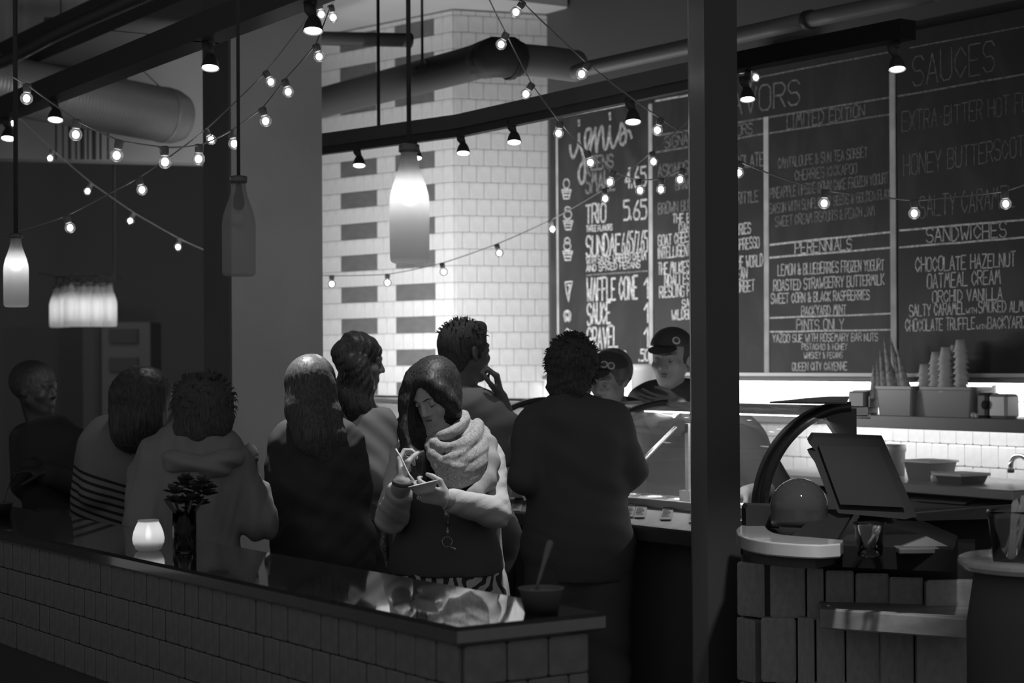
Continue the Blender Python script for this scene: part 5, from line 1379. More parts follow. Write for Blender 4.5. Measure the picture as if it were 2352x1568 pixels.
# ================================================================= people
skin = M('skin', .30, .5, spec=.35, noise=(20, .05)); skin_dk = M('skin_dim', .12, .5, spec=.3)
hair_bk = M('hair_dark', .085, .7, spec=.12, noise=(10, .4), stretch=(30, 30, 2))
lipm = M('lips', .13, .45); browm = M('brow_dark', .035, .8)
blackc = M('black_cloth', .12, .85, spec=.12)
shoe = M('shoe_black', .035, .5)
class Fig:
    def __init__(f, label, base, fw, height=1.7, build=1.0, group=None):
        f.e = empty('person', base, label, 'person', group); f.fw = unit(np.array([*fw[:2], 0])); f.rt = np.cross(f.fw, Z); f.h = height; f.b = build
        f.base = np.array([base[0], base[1], 0.0])
        f.R = np.stack([f.rt, f.fw, Z], 1); f.J = {}
    def loc(f, x, y, z): return f.base + f.rt * x + f.fw * y + Z * z
    def defaults(f, **kw):
        J = f.J; h = f.h / 1.7; s = f.b
        J['head'] = f.loc(0, .02, 1.585 * h); J['neck'] = f.loc(0, -.01, 1.44 * h); J['chest'] = f.loc(0, 0, 1.26 * h); J['waist'] = f.loc(0, .0, 1.07 * h); J['hip'] = f.loc(0, 0, .93 * h)
        for e, k in ((-1, 'l'), (1, 'r')):
            J['sh' + k] = f.loc(e * .17 * s, 0, 1.385 * h); J['el' + k] = f.loc(e * .22 * s, -.02, 1.11 * h); J['wr' + k] = f.loc(e * .21 * s, .12, .90 * h)
            J['th' + k] = f.loc(e * .085 * s, 0, .90 * h); J['kn' + k] = f.loc(e * .095 * s, .01, .49 * h); J['an' + k] = f.loc(e * .10 * s, -.02, .085 * h)
        J.update(kw); return J
    def torso(f, S, g=0.0, w=1.0, dpt=1.0, hips=True, k=.05):
        J = f.J; R = f.R
        S.cap(J['shl'] * .85 + J['shr'] * .15 - Z * .015, J['shr'] * .85 + J['shl'] * .15 - Z * .015, .058 + g, k=k)
        up = unit(J['neck'] - J['waist']); 
        S.ell(J['chest'], (.158 * w + g, .112 * dpt + g, .17 + g), R, k=k)
        S.ell(J['chest'] + up * .10, (.13 * w + g, .085 * dpt + g, .08 + g), R, k=k)
        S.ell(J['waist'], (.132 * w + g, .098 * dpt + g, .15 + g), R, k=k)
        if hips: S.ell(J['hip'], (.165 * w + g, .122 * dpt + g, .13 + g), R, k=k)
    def arm(f, S, s, g=0.0, up=True, fore=1.0, r=(.052, .042, .034, .026), k=.02):
        J = f.J; a, b, c = J['sh' + s], J['el' + s], J['wr' + s]
        if up: S.cap(a, b, r[0] + g, r[1] + g, k=k * 1.5)
        if fore > 0: e = b + (c - b) * fore; S.cap(b, e, r[1] + g, r[1] + (r[3] - r[1]) * fore + g, k=k)
    def legs(f, S, g=0.0, to=1.0, k=.03):
        J = f.J
        for s in 'lr':
            S.cap(J['th' + s], J['kn' + s], .088 * f.b + g, .056 + g, k=k)
            if to > 0: S.cap(J['kn' + s], J['kn' + s] + (J['an' + s] - J['kn' + s]) * to, .055 + g, .038 + g + .01 * (g > .01), k=k)
    def body(f, h=.009, face=True, hands=None, mat=None, hs=1.0, hfw=None, ears=True, headR=None):
        S = SDF(.02); J = f.J
        f.HR = headR if headR is not None else frame(hfw if hfw is not None else f.fw)
        head_prims(S, J['head'], f.HR, hs, face, ears)
        S.cap(J['head'] - Z * .06 - f.HR[:, 1] * .018, J['neck'] - Z * .05, .050, .056, k=.03)
        f.torso(S); f.legs(S)
        for s in 'lr': f.arm(S, s)
        if hands:
            for (s, A, B, C, curl, kw) in hands: hand_prims(S, J['wr' + s], A, B, C, s=kw.pop('s', .95), curl=curl, **kw)
        for s in 'lr':
            a = J['an' + s]; fw = f.fw; S.cap(a - Z * .03, a + fw * .13 - Z * .055, .03, .026, k=.02)
        o = S.build('body', mat or skin, f.e, h); return o
    def shoes(f, mat=None):
        for s in 'lr':
            S = SDF(.02); a = f.J['an' + s]
            S.cap(a - Z * .042 - f.fw * .03, a + f.fw * .15 - Z * .05, .042, .036, flat=(Z, .9)); S.clip([0, 0, .004], (0, 0, -1)); S.build('shoe', mat or shoe, f.e, .010)
    def trousers(f, mat, g=.016):
        S = SDF(.03); f.legs(S, g); S.ell(f.J['hip'], (.168 * f.b + g, .125 + g, .13), f.R, k=.05)
        S.clip(f.J['hip'] + Z * .09, (0, 0, 1)); S.mod(folds(.003, 5, 5, 40)); S.build('trousers', mat, f.e, .011)
def relaxed(s): return None

# ---------- 1. the woman with the scarf
HY = 5.78
hb = q(1020, 1200, HY); hb[2] = 0
H = Fig('woman in a patterned scarf looking down and eating from a small white cup', hb, (-.25, -.97), 1.62, .95)
Hj = lambda x, y, Y: q(x, y, Y)
H.defaults(head=Hj(999, 903, 5.76), neck=Hj(1022, 1000, 5.80), chest=Hj(1028, 1105, 5.80), waist=Hj(1028, 1200, 5.80), hip=Hj(1024, 1300, 5.80),
           shr=Hj(935, 1052, 5.82), shl=Hj(1114, 1052, 5.80), ell=Hj(1136, 1176, 5.68), wrl=Hj(1030, 1148, 5.47),
           elr=Hj(900, 1186, 5.72), wrr=Hj(924, 1110, 5.48))
HR = frame((-.42, -.80, -.50), (-.10, 0, 1))
hnd = [('l', (-.93, -.22, .28), (.02, .95, .30), (0.05, -.3, .9), (.85, .95, 1.05, 1.15), dict(s=.84, thumb=(.5, .3))),
       ('r', (-.16, .62, .74), (1, .12, .05), (0, -.7, .7), (1.0, 1.1, 1.2, 1.3), dict(s=.88, thumb=(.55, .35)))]
H.body(h=.0042, mat=M('skin_fair', .44, .45, spec=.4, noise=(20, .04)), hands=hnd, headR=HR, hs=.90)
face_parts(H.e, H.J['head'], HR, .90, lipm, browm)
# hair
S_ = SDF(.03); c = H.J['head']; Lh = lambda x, y, z: c + HR @ np.array([x, y, z])
S_.ell(Lh(0, -.012, .028), (.077, .097, .085), HR, k=.02)
for e in (-1, 1):
    S_.chain([Lh(e * .036, .052, .066), Lh(e * .056, .050, .034), Lh(e * .070, .044, -.005), Lh(e * .074, .036, -.04)], [.017, .020, .021, .022], k=.02)
S_.chain([Hj(955, 872, 5.75), Hj(946, 930, 5.72), Hj(945, 990, 5.70), Hj(950, 1050, 5.68), Hj(963, 1105, 5.66)], [.034, .035, .036, .032, .014], k=.03)
S_.chain([Hj(972, 1000, 5.74), Hj(975, 1050, 5.70), Hj(978, 1095, 5.67)], [.036, .034, .016], k=.03)
S_.chain([Hj(966, 930, 5.82), Hj(968, 1010, 5.84), Hj(968, 1080, 5.80)], [.05, .05, .03], k=.04)
S_.chain([Hj(1026, 875, 5.76), Hj(1032, 910, 5.75), Hj(1032, 950, 5.75), Hj(1024, 985, 5.76)], [.030, .032, .030, .026], k=.03)
S_.chain([Hj(1012, 900, 5.86), Hj(1022, 960, 5.88), Hj(1025, 1010, 5.88)], [.06, .055, .05], k=.03)
S_.ell(Lh(-.004, .135, -.012), (.041, .102, .094), HR, k=.006, sub=True)
S_.mod(strands(.0011, H.J['head'] + np.array([0, .02, 0]), 64, 7)); S_.mod(strands(.0005, H.J['head'], 150, 11))
hero_hair = M('hair_brunette', .032, .5, spec=.22, noise=(10, .6), stretch=(34, 34, 1.3))
ex = MB(); r_ = random.Random(5)
for i in range(0):          # a few loose locks at the sides
    x0 = r_.uniform(926, 968); pts = [Hj(x0 + 4 * math.sin(k * .7 + i) + .8 * k, 930 + 20 * k + r_.uniform(-3, 3), 5.655 + .004 * math.sin(i)) for k in range(8)]
    ex.tube(pts, [.0006, .0014, .0016, .0016, .0014, .0012, .001, .0004], 5, cap=False)
S_.build('hair', hero_hair, H.e, .0042, extra=ex)
# black dress
S_ = SDF(.04); H.torso(S_, .014, .90, .95); S_.chain([H.J['hip'], H.loc(0, 0, .55)], [.17, .19], flat=(H.fw, .8), k=.06)
S_.clip(H.J['hip'] - Z * .02, (0, 0, -1)); S_.clip(H.J['neck'] - Z * .03, (0, 0, 1)); S_.mod(folds(.002, 20, 8, 12)); S_.build('black_top', M('dress_black', .10, .8, spec=.15), H.e, .008)
# patterned skirt
def pattern_mat(name, lo, hi, sc, rough=.8, kind='wave'):
    mt = bpy.data.materials.new(name); mt.use_nodes = True; nd = mt.node_tree; b = nd.nodes['Principled BSDF']; b.inputs['Roughness'].default_value = rough; b.inputs['Specular IOR Level'].default_value = .2
    tc = nd.nodes.new('ShaderNodeTexCoord')
    if kind == 'wave':
        t = nd.nodes.new('ShaderNodeTexWave'); t.inputs['Scale'].default_value = sc; t.inputs['Distortion'].default_value = 9; t.inputs['Detail'].default_value = 2; t.inputs['Detail Scale'].default_value = 1.3; fac = t.outputs['Fac']
        nd.links.new(tc.outputs['Object'], t.inputs[0])
    else:
        t = nd.nodes.new('ShaderNodeTexVoronoi'); t.feature = 'DISTANCE_TO_EDGE'; t.inputs['Scale'].default_value = sc
        n2 = nd.nodes.new('ShaderNodeTexNoise'); n2.inputs['Scale'].default_value = sc * .8; n2.inputs['Detail'].default_value = 3
        mx = nd.nodes.new('ShaderNodeMix'); mx.data_type = 'VECTOR'; mx.inputs[0].default_value = .12
        nd.links.new(tc.outputs['Object'], n2.inputs[0]); nd.links.new(tc.outputs['Object'], mx.inputs[4]); nd.links.new(n2.outputs['Color'], mx.inputs[5]); nd.links.new(mx.outputs[1], t.inputs[0]); fac = t.outputs['Distance']
    cr = nd.nodes.new('ShaderNodeValToRGB'); e = cr.color_ramp.elements
    if kind == 'wave': e[0].position, e[1].position = .42, .55
    else: e[0].position, e[1].position = .02, .14
    e[0].color = (lo, lo, lo, 1); e[1].color = (hi, hi, hi, 1); nd.links.new(fac, cr.inputs[0]); nd.links.new(cr.outputs[0], b.inputs['Base Color']); return mt
S_ = SDF(.04); S_.chain([H.J['hip'] + Z * .06, H.J['hip'] - Z * .10, H.loc(0, 0, .50)], [.150, .180, .205], flat=(H.fw, .78), k=.06)
S_.clip(H.J['hip'] + Z * .055, (0, 0, 1)); S_.clip(H.loc(0, 0, .48), (0, 0, -1)); S_.mod(folds(.005, 40, 10, 3)); S_.build('skirt', pattern_mat('skirt_print', .04, .5, 9), H.e, .009, label='leaf-patterned skirt')
# cardigan: sleeves and side panel
cardm = M('cardigan_knit', .56, .85, spec=.1, bump=(160, .25))
for s in 'lr':
    S_ = SDF(.02)
    if s == 'l':
        H.arm(S_, s, .012, fore=.90, r=(.046, .036, .030, .024)); el = H.J['ell']
        def rumple(X, Y, W, el=el): 
            d2 = (X - el[0]) ** 2 + (Y - el[1]) ** 2 + (W - el[2]) ** 2
            return .0026 * np.sin(150 * W + 60 * X + 3 * np.sin(40 * X)) * np.exp(-d2 / .010)
        S_.mod(rumple); S_.mod(folds(.0010, 60, 0, -110))
        S_.chain([Hj(1108, 1046, 5.84), Hj(1124, 1090, 5.80)], [.050, .046], k=.04)
    else:
        H.arm(S_, s, .010, fore=.72, r=(.046, .038, .032, .026)); S_.mod(folds(.002, 50, 0, 90))
    S_.build('sleeve', cardm, H.e, .0055)
S_ = SDF(.02); S_.chain([Hj(1128, 1080, 5.86), Hj(1140, 1200, 5.86), Hj(1150, 1300, 5.86), Hj(1158, 1420, 5.86)], [.034, .022, .02, .024], flat=((1, 0, 0), .55), k=.02)
S_.mod(folds(.002, 90, 10, 6)); S_.build('cardigan_front', cardm, H.e, .006)
S_ = SDF(.02); S_.chain([Hj(905, 1100, 5.88), Hj(888, 1180, 5.87), Hj(884, 1250, 5.86), Hj(893, 1300, 5.86)], [.03, .022, .020, .010], flat=((1, 0, 0), .6), k=.02); S_.mod(folds(.003, 70, 10, 12)); S_.build('scarf_tail', pattern_mat('scarf_tail_print', .10, .26, 34, kind='cells'), H.e, .0055)
# scarf: loop round the neck, draped folds, broad end over the shoulder
scm = pattern_mat('scarf_print', .20, .40, 60, kind='cells')
S_ = SDF(.012)
def roll(pts, rs, k=.007, fl=None):
    P_ = smooth([tuple(Hj(*p)) for p in pts], 5); R_ = np.interp(np.linspace(0, 1, len(P_)), np.linspace(0, 1, len(rs)), rs)
    S_.chain([np.array(p) for p in P_], list(R_), k=k, flat=fl)
S_.chain([Hj(1082, 990, 5.80), Hj(1070, 1030, 5.74), Hj(1050, 1075, 5.70), Hj(1035, 1100, 5.66)], [.036, .048, .044, .030], k=.03)
roll([(1066, 950, 5.86), (1064, 968, 5.76), (1044, 988, 5.69), (1018, 1000, 5.67), (998, 1000, 5.69)], [.014, .018, .016, .014, .010])
roll([(1096, 972, 5.84), (1094, 996, 5.73), (1068, 1018, 5.655), (1032, 1030, 5.635), (1000, 1020, 5.655), (986, 1008, 5.69)], [.018, .020, .018, .016, .014, .010])
roll([(1112, 990, 5.82), (1104, 1030, 5.70), (1074, 1052, 5.64), (1034, 1062, 5.62), (1000, 1048, 5.64), (982, 1022, 5.67)], [.018, .022, .018, .018, .015, .010])
roll([(1112, 1015, 5.78), (1104, 1058, 5.67), (1072, 1080, 5.63), (1034, 1088, 5.615), (1006, 1072, 5.63), (986, 1040, 5.66)], [.018, .020, .018, .016, .014, .010])
roll([(1108, 1050, 5.74), (1098, 1088, 5.655), (1062, 1108, 5.625), (1030, 1108, 5.615), (1006, 1090, 5.62)], [.018, .018, .016, .014, .010])
roll([(1090, 1005, 5.70), (1062, 1040, 5.63), (1022, 1050, 5.61)], [.008, .010, .006], k=.01)
roll([(1085, 1065, 5.65), (1050, 1072, 5.605), (1015, 1062, 5.615)], [.006, .009, .006], k=.01)
S_.mod(folds(.0011, -90, 0, 130, 1.0))
S_.build('scarf', scm, H.e, .0042)
S_ = SDF(.02); S_.chain([Hj(1108, 984, 5.82), Hj(1124, 1018, 5.74), Hj(1127, 1060, 5.70), Hj(1116, 1105, 5.66), Hj(1090, 1136, 5.61), Hj(1060, 1146, 5.60)], [.014, .022, .027, .027, .021, .012], flat=((0, 1, 0), .6), k=.02)
S_.mod(folds(.0013, 110, 0, 20)); S_.build('scarf_end', pattern_mat('scarf_end_print', .27, .34, 80, kind='cells'), H.e, .0045, label='plainer end of the scarf over her shoulder')
mb = MB(); wq = H.J['wrr']; A_ = unit(np.array((.10, -.30, 1.0))); 
mb.lathe(wq - A_ * .004, [(.026, 0), (.030, .003), (.030, .012), (.026, .015)], 20, A_); mb.build('bracelet', blackc, H.e)
# wrist strap of the other hand (thin pale band)
mb = MB(); wl = H.J['wrl']; Al = unit(np.array((-.93, -.22, .28))); mb.lathe(wl + Al * .004, [(.0285, 0), (.0305, .002), (.0285, .004)], 20, Al); mb.build('wrist_band', M('band_pale', .55, .6), H.e)
H.shoes()
# her bag strap with ring
mb = MB(); mb.tube([Hj(1026, 1168, 5.60), Hj(1028, 1190, 5.61), Hj(1029, 1208, 5.62)], [.010, .009, .006], 8); mb.tube([Hj(1029, 1208, 5.62), Hj(1027, 1236, 5.62)], .005, 8)
for i in range(16):
    a, b = 2 * math.pi * i / 16, 2 * math.pi * (i + 1) / 16; cc = Hj(1027, 1244, 5.61); mb.tube([cc + np.array([math.cos(a), 0, math.sin(a)]) * .015, cc + np.array([math.cos(b), 0, math.sin(b)]) * .015], .0022, 6, cap=False)
mb.tube([Hj(1032, 1254, 5.61), Hj(1048, 1262, 5.60)], [.004, .007], 8); mb.build('strap_with_ring', M('strap_metal', .35, .25, metal=.7), H.e)
# what she holds
cc = Hj(972, 1111, 5.405); ax = unit(np.array([-.235, .03, 1.0]))
mb = MB(); mb.lathe(cc, [(.001, -.030), (.024, -.030), (.030, -.022), (.043, -.001), (.0455, 0), (.0455, .002), (.041, .002), (.028, -.02), (.001, -.027)], 36, ax, cap0=False, cap1=False)
hc = top('small_cup', mb, M('white_cup', .72, .5), cc, 'small white paper cup tilted in the scarf woman\'s hand', 'cup')
mb = MB(); mb.tube([Hj(952, 1107, 5.40), Hj(940, 1090, 5.41), Hj(934, 1078, 5.42), Hj(922, 1052, 5.44), Hj(909, 1031, 5.46)], [.0045, .003, .0022, .0022, .003], 8)
top('small_spoon', mb, MATS['white_cup'], Hj(952, 1107, 5.40), 'little pale spoon between the scarf woman\'s fingers', 'spoon')

# ---------- 2. man in the black suit, back to us
b_ = q(1325, 1200, 6.68); b_[2] = 0
P2 = Fig('person in a black suit jacket seen from behind, with short tousled dark hair', b_, (.30, .95), 1.72, 1.05)
J2 = lambda x, y, Y=6.68: q(x, y, Y)
P2.defaults(head=J2(1318, 850), neck=J2(1308, 935, 6.66), chest=J2(1320, 1040), waist=J2(1325, 1150), hip=J2(1328, 1250),
            shl=J2(1222, 985), shr=J2(1412, 975), ell=J2(1207, 1095, 6.62), wrl=J2(1240, 1110, 6.74), elr=J2(1448, 1082, 6.68), wrr=J2(1405, 1085, 6.80),
            thl=J2(1282, 1270), thr=J2(1375, 1270))
P2.body(h=.010, mat=skin_dk, hands=[('l', (.3, .9, .2), (.5, 0, -1), (.5, 0, .5), (.5,) * 4, {}), ('r', (-.3, .9, .2), (-.5, 0, -1), (-.5, 0, .5), (.5,) * 4, {})], hfw=(.35, .93, 0))
S_ = SDF(.03)
P2.torso(S_, .028, 1.0, 1.05); P2.arm(S_, 'l', .018, fore=.95); P2.arm(S_, 'r', .018, fore=.95)
S_.cap(J2(1240, 975), J2(1395, 965), .060, .060, k=.04)
S_.chain([J2(1300, 925, 6.64), J2(1302, 955, 6.62)], [.064, .085], k=.04)
S_.chain([J2(1326, 1120), J2(1328, 1220), J2(1336, 1300)], [.165, .175, .180], flat=(P2.fw, .78), k=.05)
S_.clip(J2(1330, 1330), (0, 0, -1)); S_.mod(folds(.003, 14, 10, 30)); S_.build('jacket', M('suit_black', .125, .85, spec=.1), P2.e, .010)
P2.trousers(M('suit_trousers', .12, .85, spec=.1), .03); P2.shoes()
def messy_hair(S_, c, R, g=.012, n=60, seed=1, spike=.02, mat=None, parent=None, low=-.05, h=.006, th=.0022, ylim=-1):
    r = random.Random(seed); ex = MB()
    for i in range(n):
        a = r.uniform(0, 2 * math.pi); el = r.uniform(low * 10, 1.45)
        d = np.array([math.cos(a) * math.cos(el), math.sin(a) * math.cos(el), math.sin(el)])
        if d[1] > .75 and el < .7: continue
        p = c + R @ (np.array([d[0] * (.074 + g), d[1] * (.094 + g) - .014, d[2] * (.086 + g) + .028]))
        o = R @ d; tw_ = np.array([r.uniform(-1, 1), r.uniform(-1, 1), r.uniform(-1, .6)]) * .8; e1 = p + unit(o + tw_ * .6) * spike * .5; e2 = e1 + unit(o * .6 + tw_ * .9 - Z * .5) * spike * .7
        ex.tube([p - o * .006, e1, e2], [th * 2.2, th * 1.3, th * .3], 5, cap=False)
    S_.build('hair', mat or hair_bk, parent, h, extra=ex)
S_ = SDF(.02); c = P2.J['head']; R_ = P2.HR
S_.ell(c + R_ @ np.array([0, -.020, .034]), (.095, .108, .094), R_); S_.ell(c + R_ @ np.array([.0, -.055, -.03]), (.078, .055, .075), R_, k=.03)
S_.cap(c + R_ @ np.array([-.04, -.075, -.06]), c + R_ @ np.array([-.02, -.07, -.115]), .035, .022); S_.cap(c + R_ @ np.array([.03, -.075, -.06]), c + R_ @ np.array([.03, -.07, -.10]), .035, .022)
S_.mod(lambda X, Y, W: .004 * np.sin(70 * X + 4 * np.sin(60 * W)) * np.sin(55 * W + 20 * Y))
messy_hair(S_, c, R_, .020, 420, 4, .013, parent=P2.e, low=-.11, th=.0016)

# ---------- 3. man with hand raised to his mouth
b_ = q(1085, 1200, 7.0); b_[2] = 0
P3 = Fig('man with short dark hair in a grey shirt, hand raised to his mouth', b_, (.72, .69), 1.78, 1.0)
J3 = lambda x, y, Y=7.0: q(x, y, Y)
P3.defaults(head=J3(1070, 809, 6.98), neck=J3(1060, 905, 6.96), chest=J3(1085, 1010), waist=J3(1090, 1120), hip=J3(1090, 1220),
            shl=J3(1000, 945, 7.08), shr=J3(1105, 938, 6.86), ell=J3(1000, 1060, 7.1), wrl=J3(1060, 1110, 7.25), elr=J3(1180, 1024, 6.86), wrr=J3(1150, 912, 6.86))
P3.body(h=.0065, mat=M('skin_man', .16, .5, spec=.35), hs=.98, hfw=(.82, .57, .03),
        hands=[('r', (-.18, .0, 1.0), (-1, .1, 0), (-.2, -.9, .2), (1.25, 1.3, 1.35, 1.35), dict(s=1.0, thumb=(.35, .1))), ('l', (1, .3, 0), (0, 0, -1), (0, 1, 0), (.5,) * 4, {})])
S_ = SDF(.03); P3.torso(S_, .020); P3.arm(S_, 'r', .022, fore=.30, r=(.056, .050, .036, .03)); P3.arm(S_, 'l', .020, fore=.3)
S_.cap(J3(1050, 905, 6.98), J3(1060, 945, 6.98), .062, .10, k=.04); S_.mod(folds(.004, 20, 10, -40)); S_.build('shirt', M('grey_shirt', .32, .85, spec=.1), P3.e, .009)
P3.trousers(blackc, .02); P3.shoes()
S_ = SDF(.015); c = P3.J['head']; R_ = P3.HR
S_.ell(c + R_ @ np.array([0, -.016, .036]), (.079, .099, .088), R_); S_.ell(c + R_ @ np.array([.0, -.055, -.02]), (.066, .042, .066), R_, k=.03)
S_.cap(c + R_ @ np.array([-.03, .052, .092]), c + R_ @ np.array([.03, .052, .092]), .022, k=.03)
for e in (-1, 1): S_.cap(c + R_ @ np.array([e * .073, .012, .03]), c + R_ @ np.array([e * .072, .016, -.02]), .010, .006, k=.01)
S_.ell(c + R_ @ np.array([0, .125, -.01]), (.075, .075, .085), R_, k=.01, sub=True)
S_.mod(strands(.0014, c, 38, 10)); messy_hair(S_, c, R_, .012, 130, 8, .014, parent=P3.e, low=.03, th=.0018)

# ---------- 4. woman in profile with long wavy hair
b_ = q(850, 1200, 7.05); b_[2] = 0
P4 = Fig('woman with long wavy hair and a pale blouse, face in profile to the right', b_, (.90, .43), 1.68, .95)
J4 = lambda x, y, Y=6.95: q(x, y, Y + .10)
P4.defaults(head=J4(823, 834, 6.9), neck=J4(830, 935, 6.9), chest=J4(838, 1045), waist=J4(850, 1140), hip=J4(852, 1240),
            shl=J4(810, 965, 7.1), shr=J4(862, 975, 6.80), ell=J4(820, 1080, 7.15), wrl=J4(880, 1125, 7.2), elr=J4(868, 1085, 6.76), wrr=J4(835, 1135, 6.9))
P4.body(h=.006, mat=M('skin_profile', .24, .5), hs=.93, hfw=(.97, .22, -.05), hands=[('r', (.6, .8, 0), (0, 0, -1), (0, 1, .4), (.7,) * 4, {}), ('l', (1, .3, 0), (0, 0, -1), (0, 1, 0), (.5,) * 4, {})])
S_ = SDF(.03); P4.torso(S_, .018, .85, .9); P4.arm(S_, 'r', .020, fore=.9, r=(.058, .054, .04, .03)); P4.arm(S_, 'l', .018, fore=.8); S_.mod(folds(.006, 40, 10, 26)); S_.clip(J4(840, 1180), (0, 0, -1))
S_.clip(P4.J['neck'] + Z * .0, (0, 0, 1)); S_.build('blouse', M('pale_blouse', .60, .8, spec=.15), P4.e, .008)
P4.trousers(blackc, .02); P4.shoes()
wavy = M('hair_wavy', .06, .45, spec=.35, noise=(10, .6), stretch=(26, 26, 2.5))
S_ = SDF(.02); c = P4.J['head']; R_ = P4.HR
S_.ell(c + R_ @ np.array([0, -.008, .034]), (.080, .092, .084), R_)
S_.chain([J4(810, 836, 6.88), J4(812, 900, 6.85), J4(832, 950, 6.82), J4(868, 990, 6.80)], [.055, .068, .056, .012], k=.03)
S_.chain([J4(826, 840, 6.81), J4(834, 895, 6.80), J4(832, 935, 6.78)], [.042, .034, .030], k=.03)
S_.chain([J4(806, 900, 6.95), J4(812, 970, 6.92), J4(830, 1000, 6.88)], [.068, .062, .03], k=.03)
S_.ell(c + R_ @ np.array([0, .140, -.035]), (.085, .072, .095), R_, k=.01, sub=True)
S_.mod(lambda X, Y, W: .0045 * np.sin(50 * W + 30 * X) + .0025 * np.sin(160 * (X + .6 * Y) + 14 * np.sin(14 * W))); ex = MB(); r_ = random.Random(9)
for i in range(46):
    x0 = r_.uniform(784, 826); pts = [J4(x0 + 14 * math.sin(k * .9 + i) * .5 + k * 3.2 * (x0 > 830) + k * 1.0, 850 + 14 * k + r_.uniform(-3, 3), 6.80 + r_.uniform(-.02, .02)) for k in range(9)]
    ex.tube(pts, [.001, .002, .0026, .0026, .0026, .0024, .002, .0015, .0006], 5, cap=False)
S_.build('hair', wavy, P4.e, .006, extra=ex)

# ---------- 5. blonde woman in black, back to us
b_ = q(735, 1200, 6.56); b_[2] = 0
P5 = Fig('blonde woman in a black top seen from behind, hair lit on the crown', b_, (.15, .99), 1.64, .95)
J5 = lambda x, y, Y=6.62: q(x, y, Y - .06)
P5.defaults(head=J5(714, 895, 6.6), neck=J5(722, 975, 6.6), chest=J5(732, 1080), waist=J5(738, 1180), hip=J5(742, 1270),
            shl=J5(662, 1025), shr=J5(792, 1022), ell=J5(642, 1130, 6.6), wrl=J5(650, 1200, 6.75), elr=J5(812, 1120, 6.62), wrr=J5(800, 1180, 6.8))
P5.body(h=.010, mat=skin_dk, hs=.97, hands=[('l', (.3, .6, .1), (.5, 0, -1), (.5, 0, .5), (.5,) * 4, {}), ('r', (-.3, .6, .1), (-.5, 0, -1), (-.5, 0, .5), (.5,) * 4, {})])
S_ = SDF(.03); P5.torso(S_, .022, .95); P5.arm(S_, 'l', .016, fore=.9); P5.arm(S_, 'r', .016, fore=.9)
S_.chain([J5(736, 1130), J5(740, 1230), J5(742, 1290)], [.150, .165, .170], flat=(P5.fw, .75), k=.05); S_.mod(folds(.003, 18, 8, 30)); S_.mod(folds(.0015, -60, 0, 60, 2))
S_.build('black_top', M('satin_black', .06, .55, spec=.3), P5.e, .008)
P5.trousers(blackc, .018); P5.shoes()
blond = M('hair_blonde', .10, .48, spec=.3, noise=(10, .5), stretch=(30, 30, 1.2))
S_ = SDF(.02); c = P5.J['head']; R_ = P5.HR
S_.ell(c + R_ @ np.array([0, -.014, .034]), (.080, .100, .090), R_)
S_.chain([J5(708, 880, 6.56), J5(708, 940, 6.53), J5(720, 1000, 6.50), J5(745, 1045, 6.50)], [.070, .072, .062, .030], flat=((0, 1, 0), .8), k=.04)
S_.chain([J5(752, 890, 6.56), J5(762, 950, 6.54), J5(775, 1000, 6.52), J5(790, 1040, 6.52)], [.028, .030, .026, .010], k=.03)
S_.mod(strands(.0013, c, 40, 5)); ex = MB(); r_ = random.Random(11)
for i in range(110):
    a = r_.uniform(-.2, math.pi + .2) ; pts = []
    st = r_.uniform(0, .5)
    for k in range(8):
        u = st + (1.25 - st) * k / 7; rr = math.sin(min(u * 1.5, 1.57)); 
        pts.append(c + np.array([math.cos(a) * rr * (.082 + .003 * math.sin(i)), -math.sin(a) * rr * .104 + .0, .034 + .092 * math.cos(min(u * 1.5, 1.57)) - max(0, u * 1.5 - 1.57) * .35]))
    ex.tube(pts, [.0006, .0016, .0026, .0028, .0028, .0024, .0016, .0005], 5, cap=False)
for i in range(14):
    y_ = r_.uniform(850, 885); p = J5(664 + r_.uniform(-2, 4), y_, 6.58); ex.tube([p + [.02, 0, .01], p, p + [-.012, 0, -.012 - r_.uniform(0, .01)]], [.002, .0016, .0005], 5, cap=False)
S_.build('hair', blond, P5.e, .005, extra=ex, smooth=2)

# ---------- 6. person in a hooded sweater holding a cone
b_ = q(440, 1200, 6.30); b_[2] = 0
P6 = Fig('person in a grey hooded sweater seen from behind, holding an ice cream cone', b_, (.25, .97), 1.62, 1.10)
J6 = lambda x, y, Y=7.0: q(x, y, 6.30 + (Y - 7.0) * .9)
P6.defaults(head=J6(462, 935, 6.98), neck=J6(458, 1020, 6.95), chest=J6(440, 1110), waist=J6(440, 1220), hip=J6(440, 1320),
            shl=J6(345, 1090), shr=J6(540, 1080), ell=J6(325, 1210, 6.9), wrl=J6(380, 1270, 7.2), elr=J6(590, 1195, 6.98), wrr=J6(590, 1112, 7.12))
P6.body(h=.0075, mat=M('skin_hood', .20, .5), hs=.96, hfw=(.5, .86, 0), hands=[('r', (-.15, .1, 1), (-1, .2, 0), (-.2, 1, .2), (.75, .8, .85, .9), dict(s=.95)), ('l', (1, .3, 0), (0, 0, -1), (0, 1, 0), (.5,) * 4, {})])
S_ = SDF(.04); P6.torso(S_, .030, 1.02, .95); P6.arm(S_, 'l', .027, fore=.9); P6.arm(S_, 'r', .026, fore=.72)
S_.cap(J6(380, 1060), J6(500, 1055), .074, k=.06)
S_.mod(folds(.006, 34, 8, 8)); S_.mod(folds(.003, 90, 0, -20, 2)); S_.build('sweater', M('hooded_sweater', .28, .9, spec=.05), P6.e, .009)
S_ = SDF(.04); S_.ell(J6(452, 1066, 6.87), (.105, .060, .034)); S_.ell(J6(512, 1056, 6.87), (.055, .055, .026)); S_.ell(J6(415, 1052, 6.89), (.06, .055, .026)); S_.cap(J6(480, 1088, 6.85), J6(545, 1052, 6.90), .016, .018)
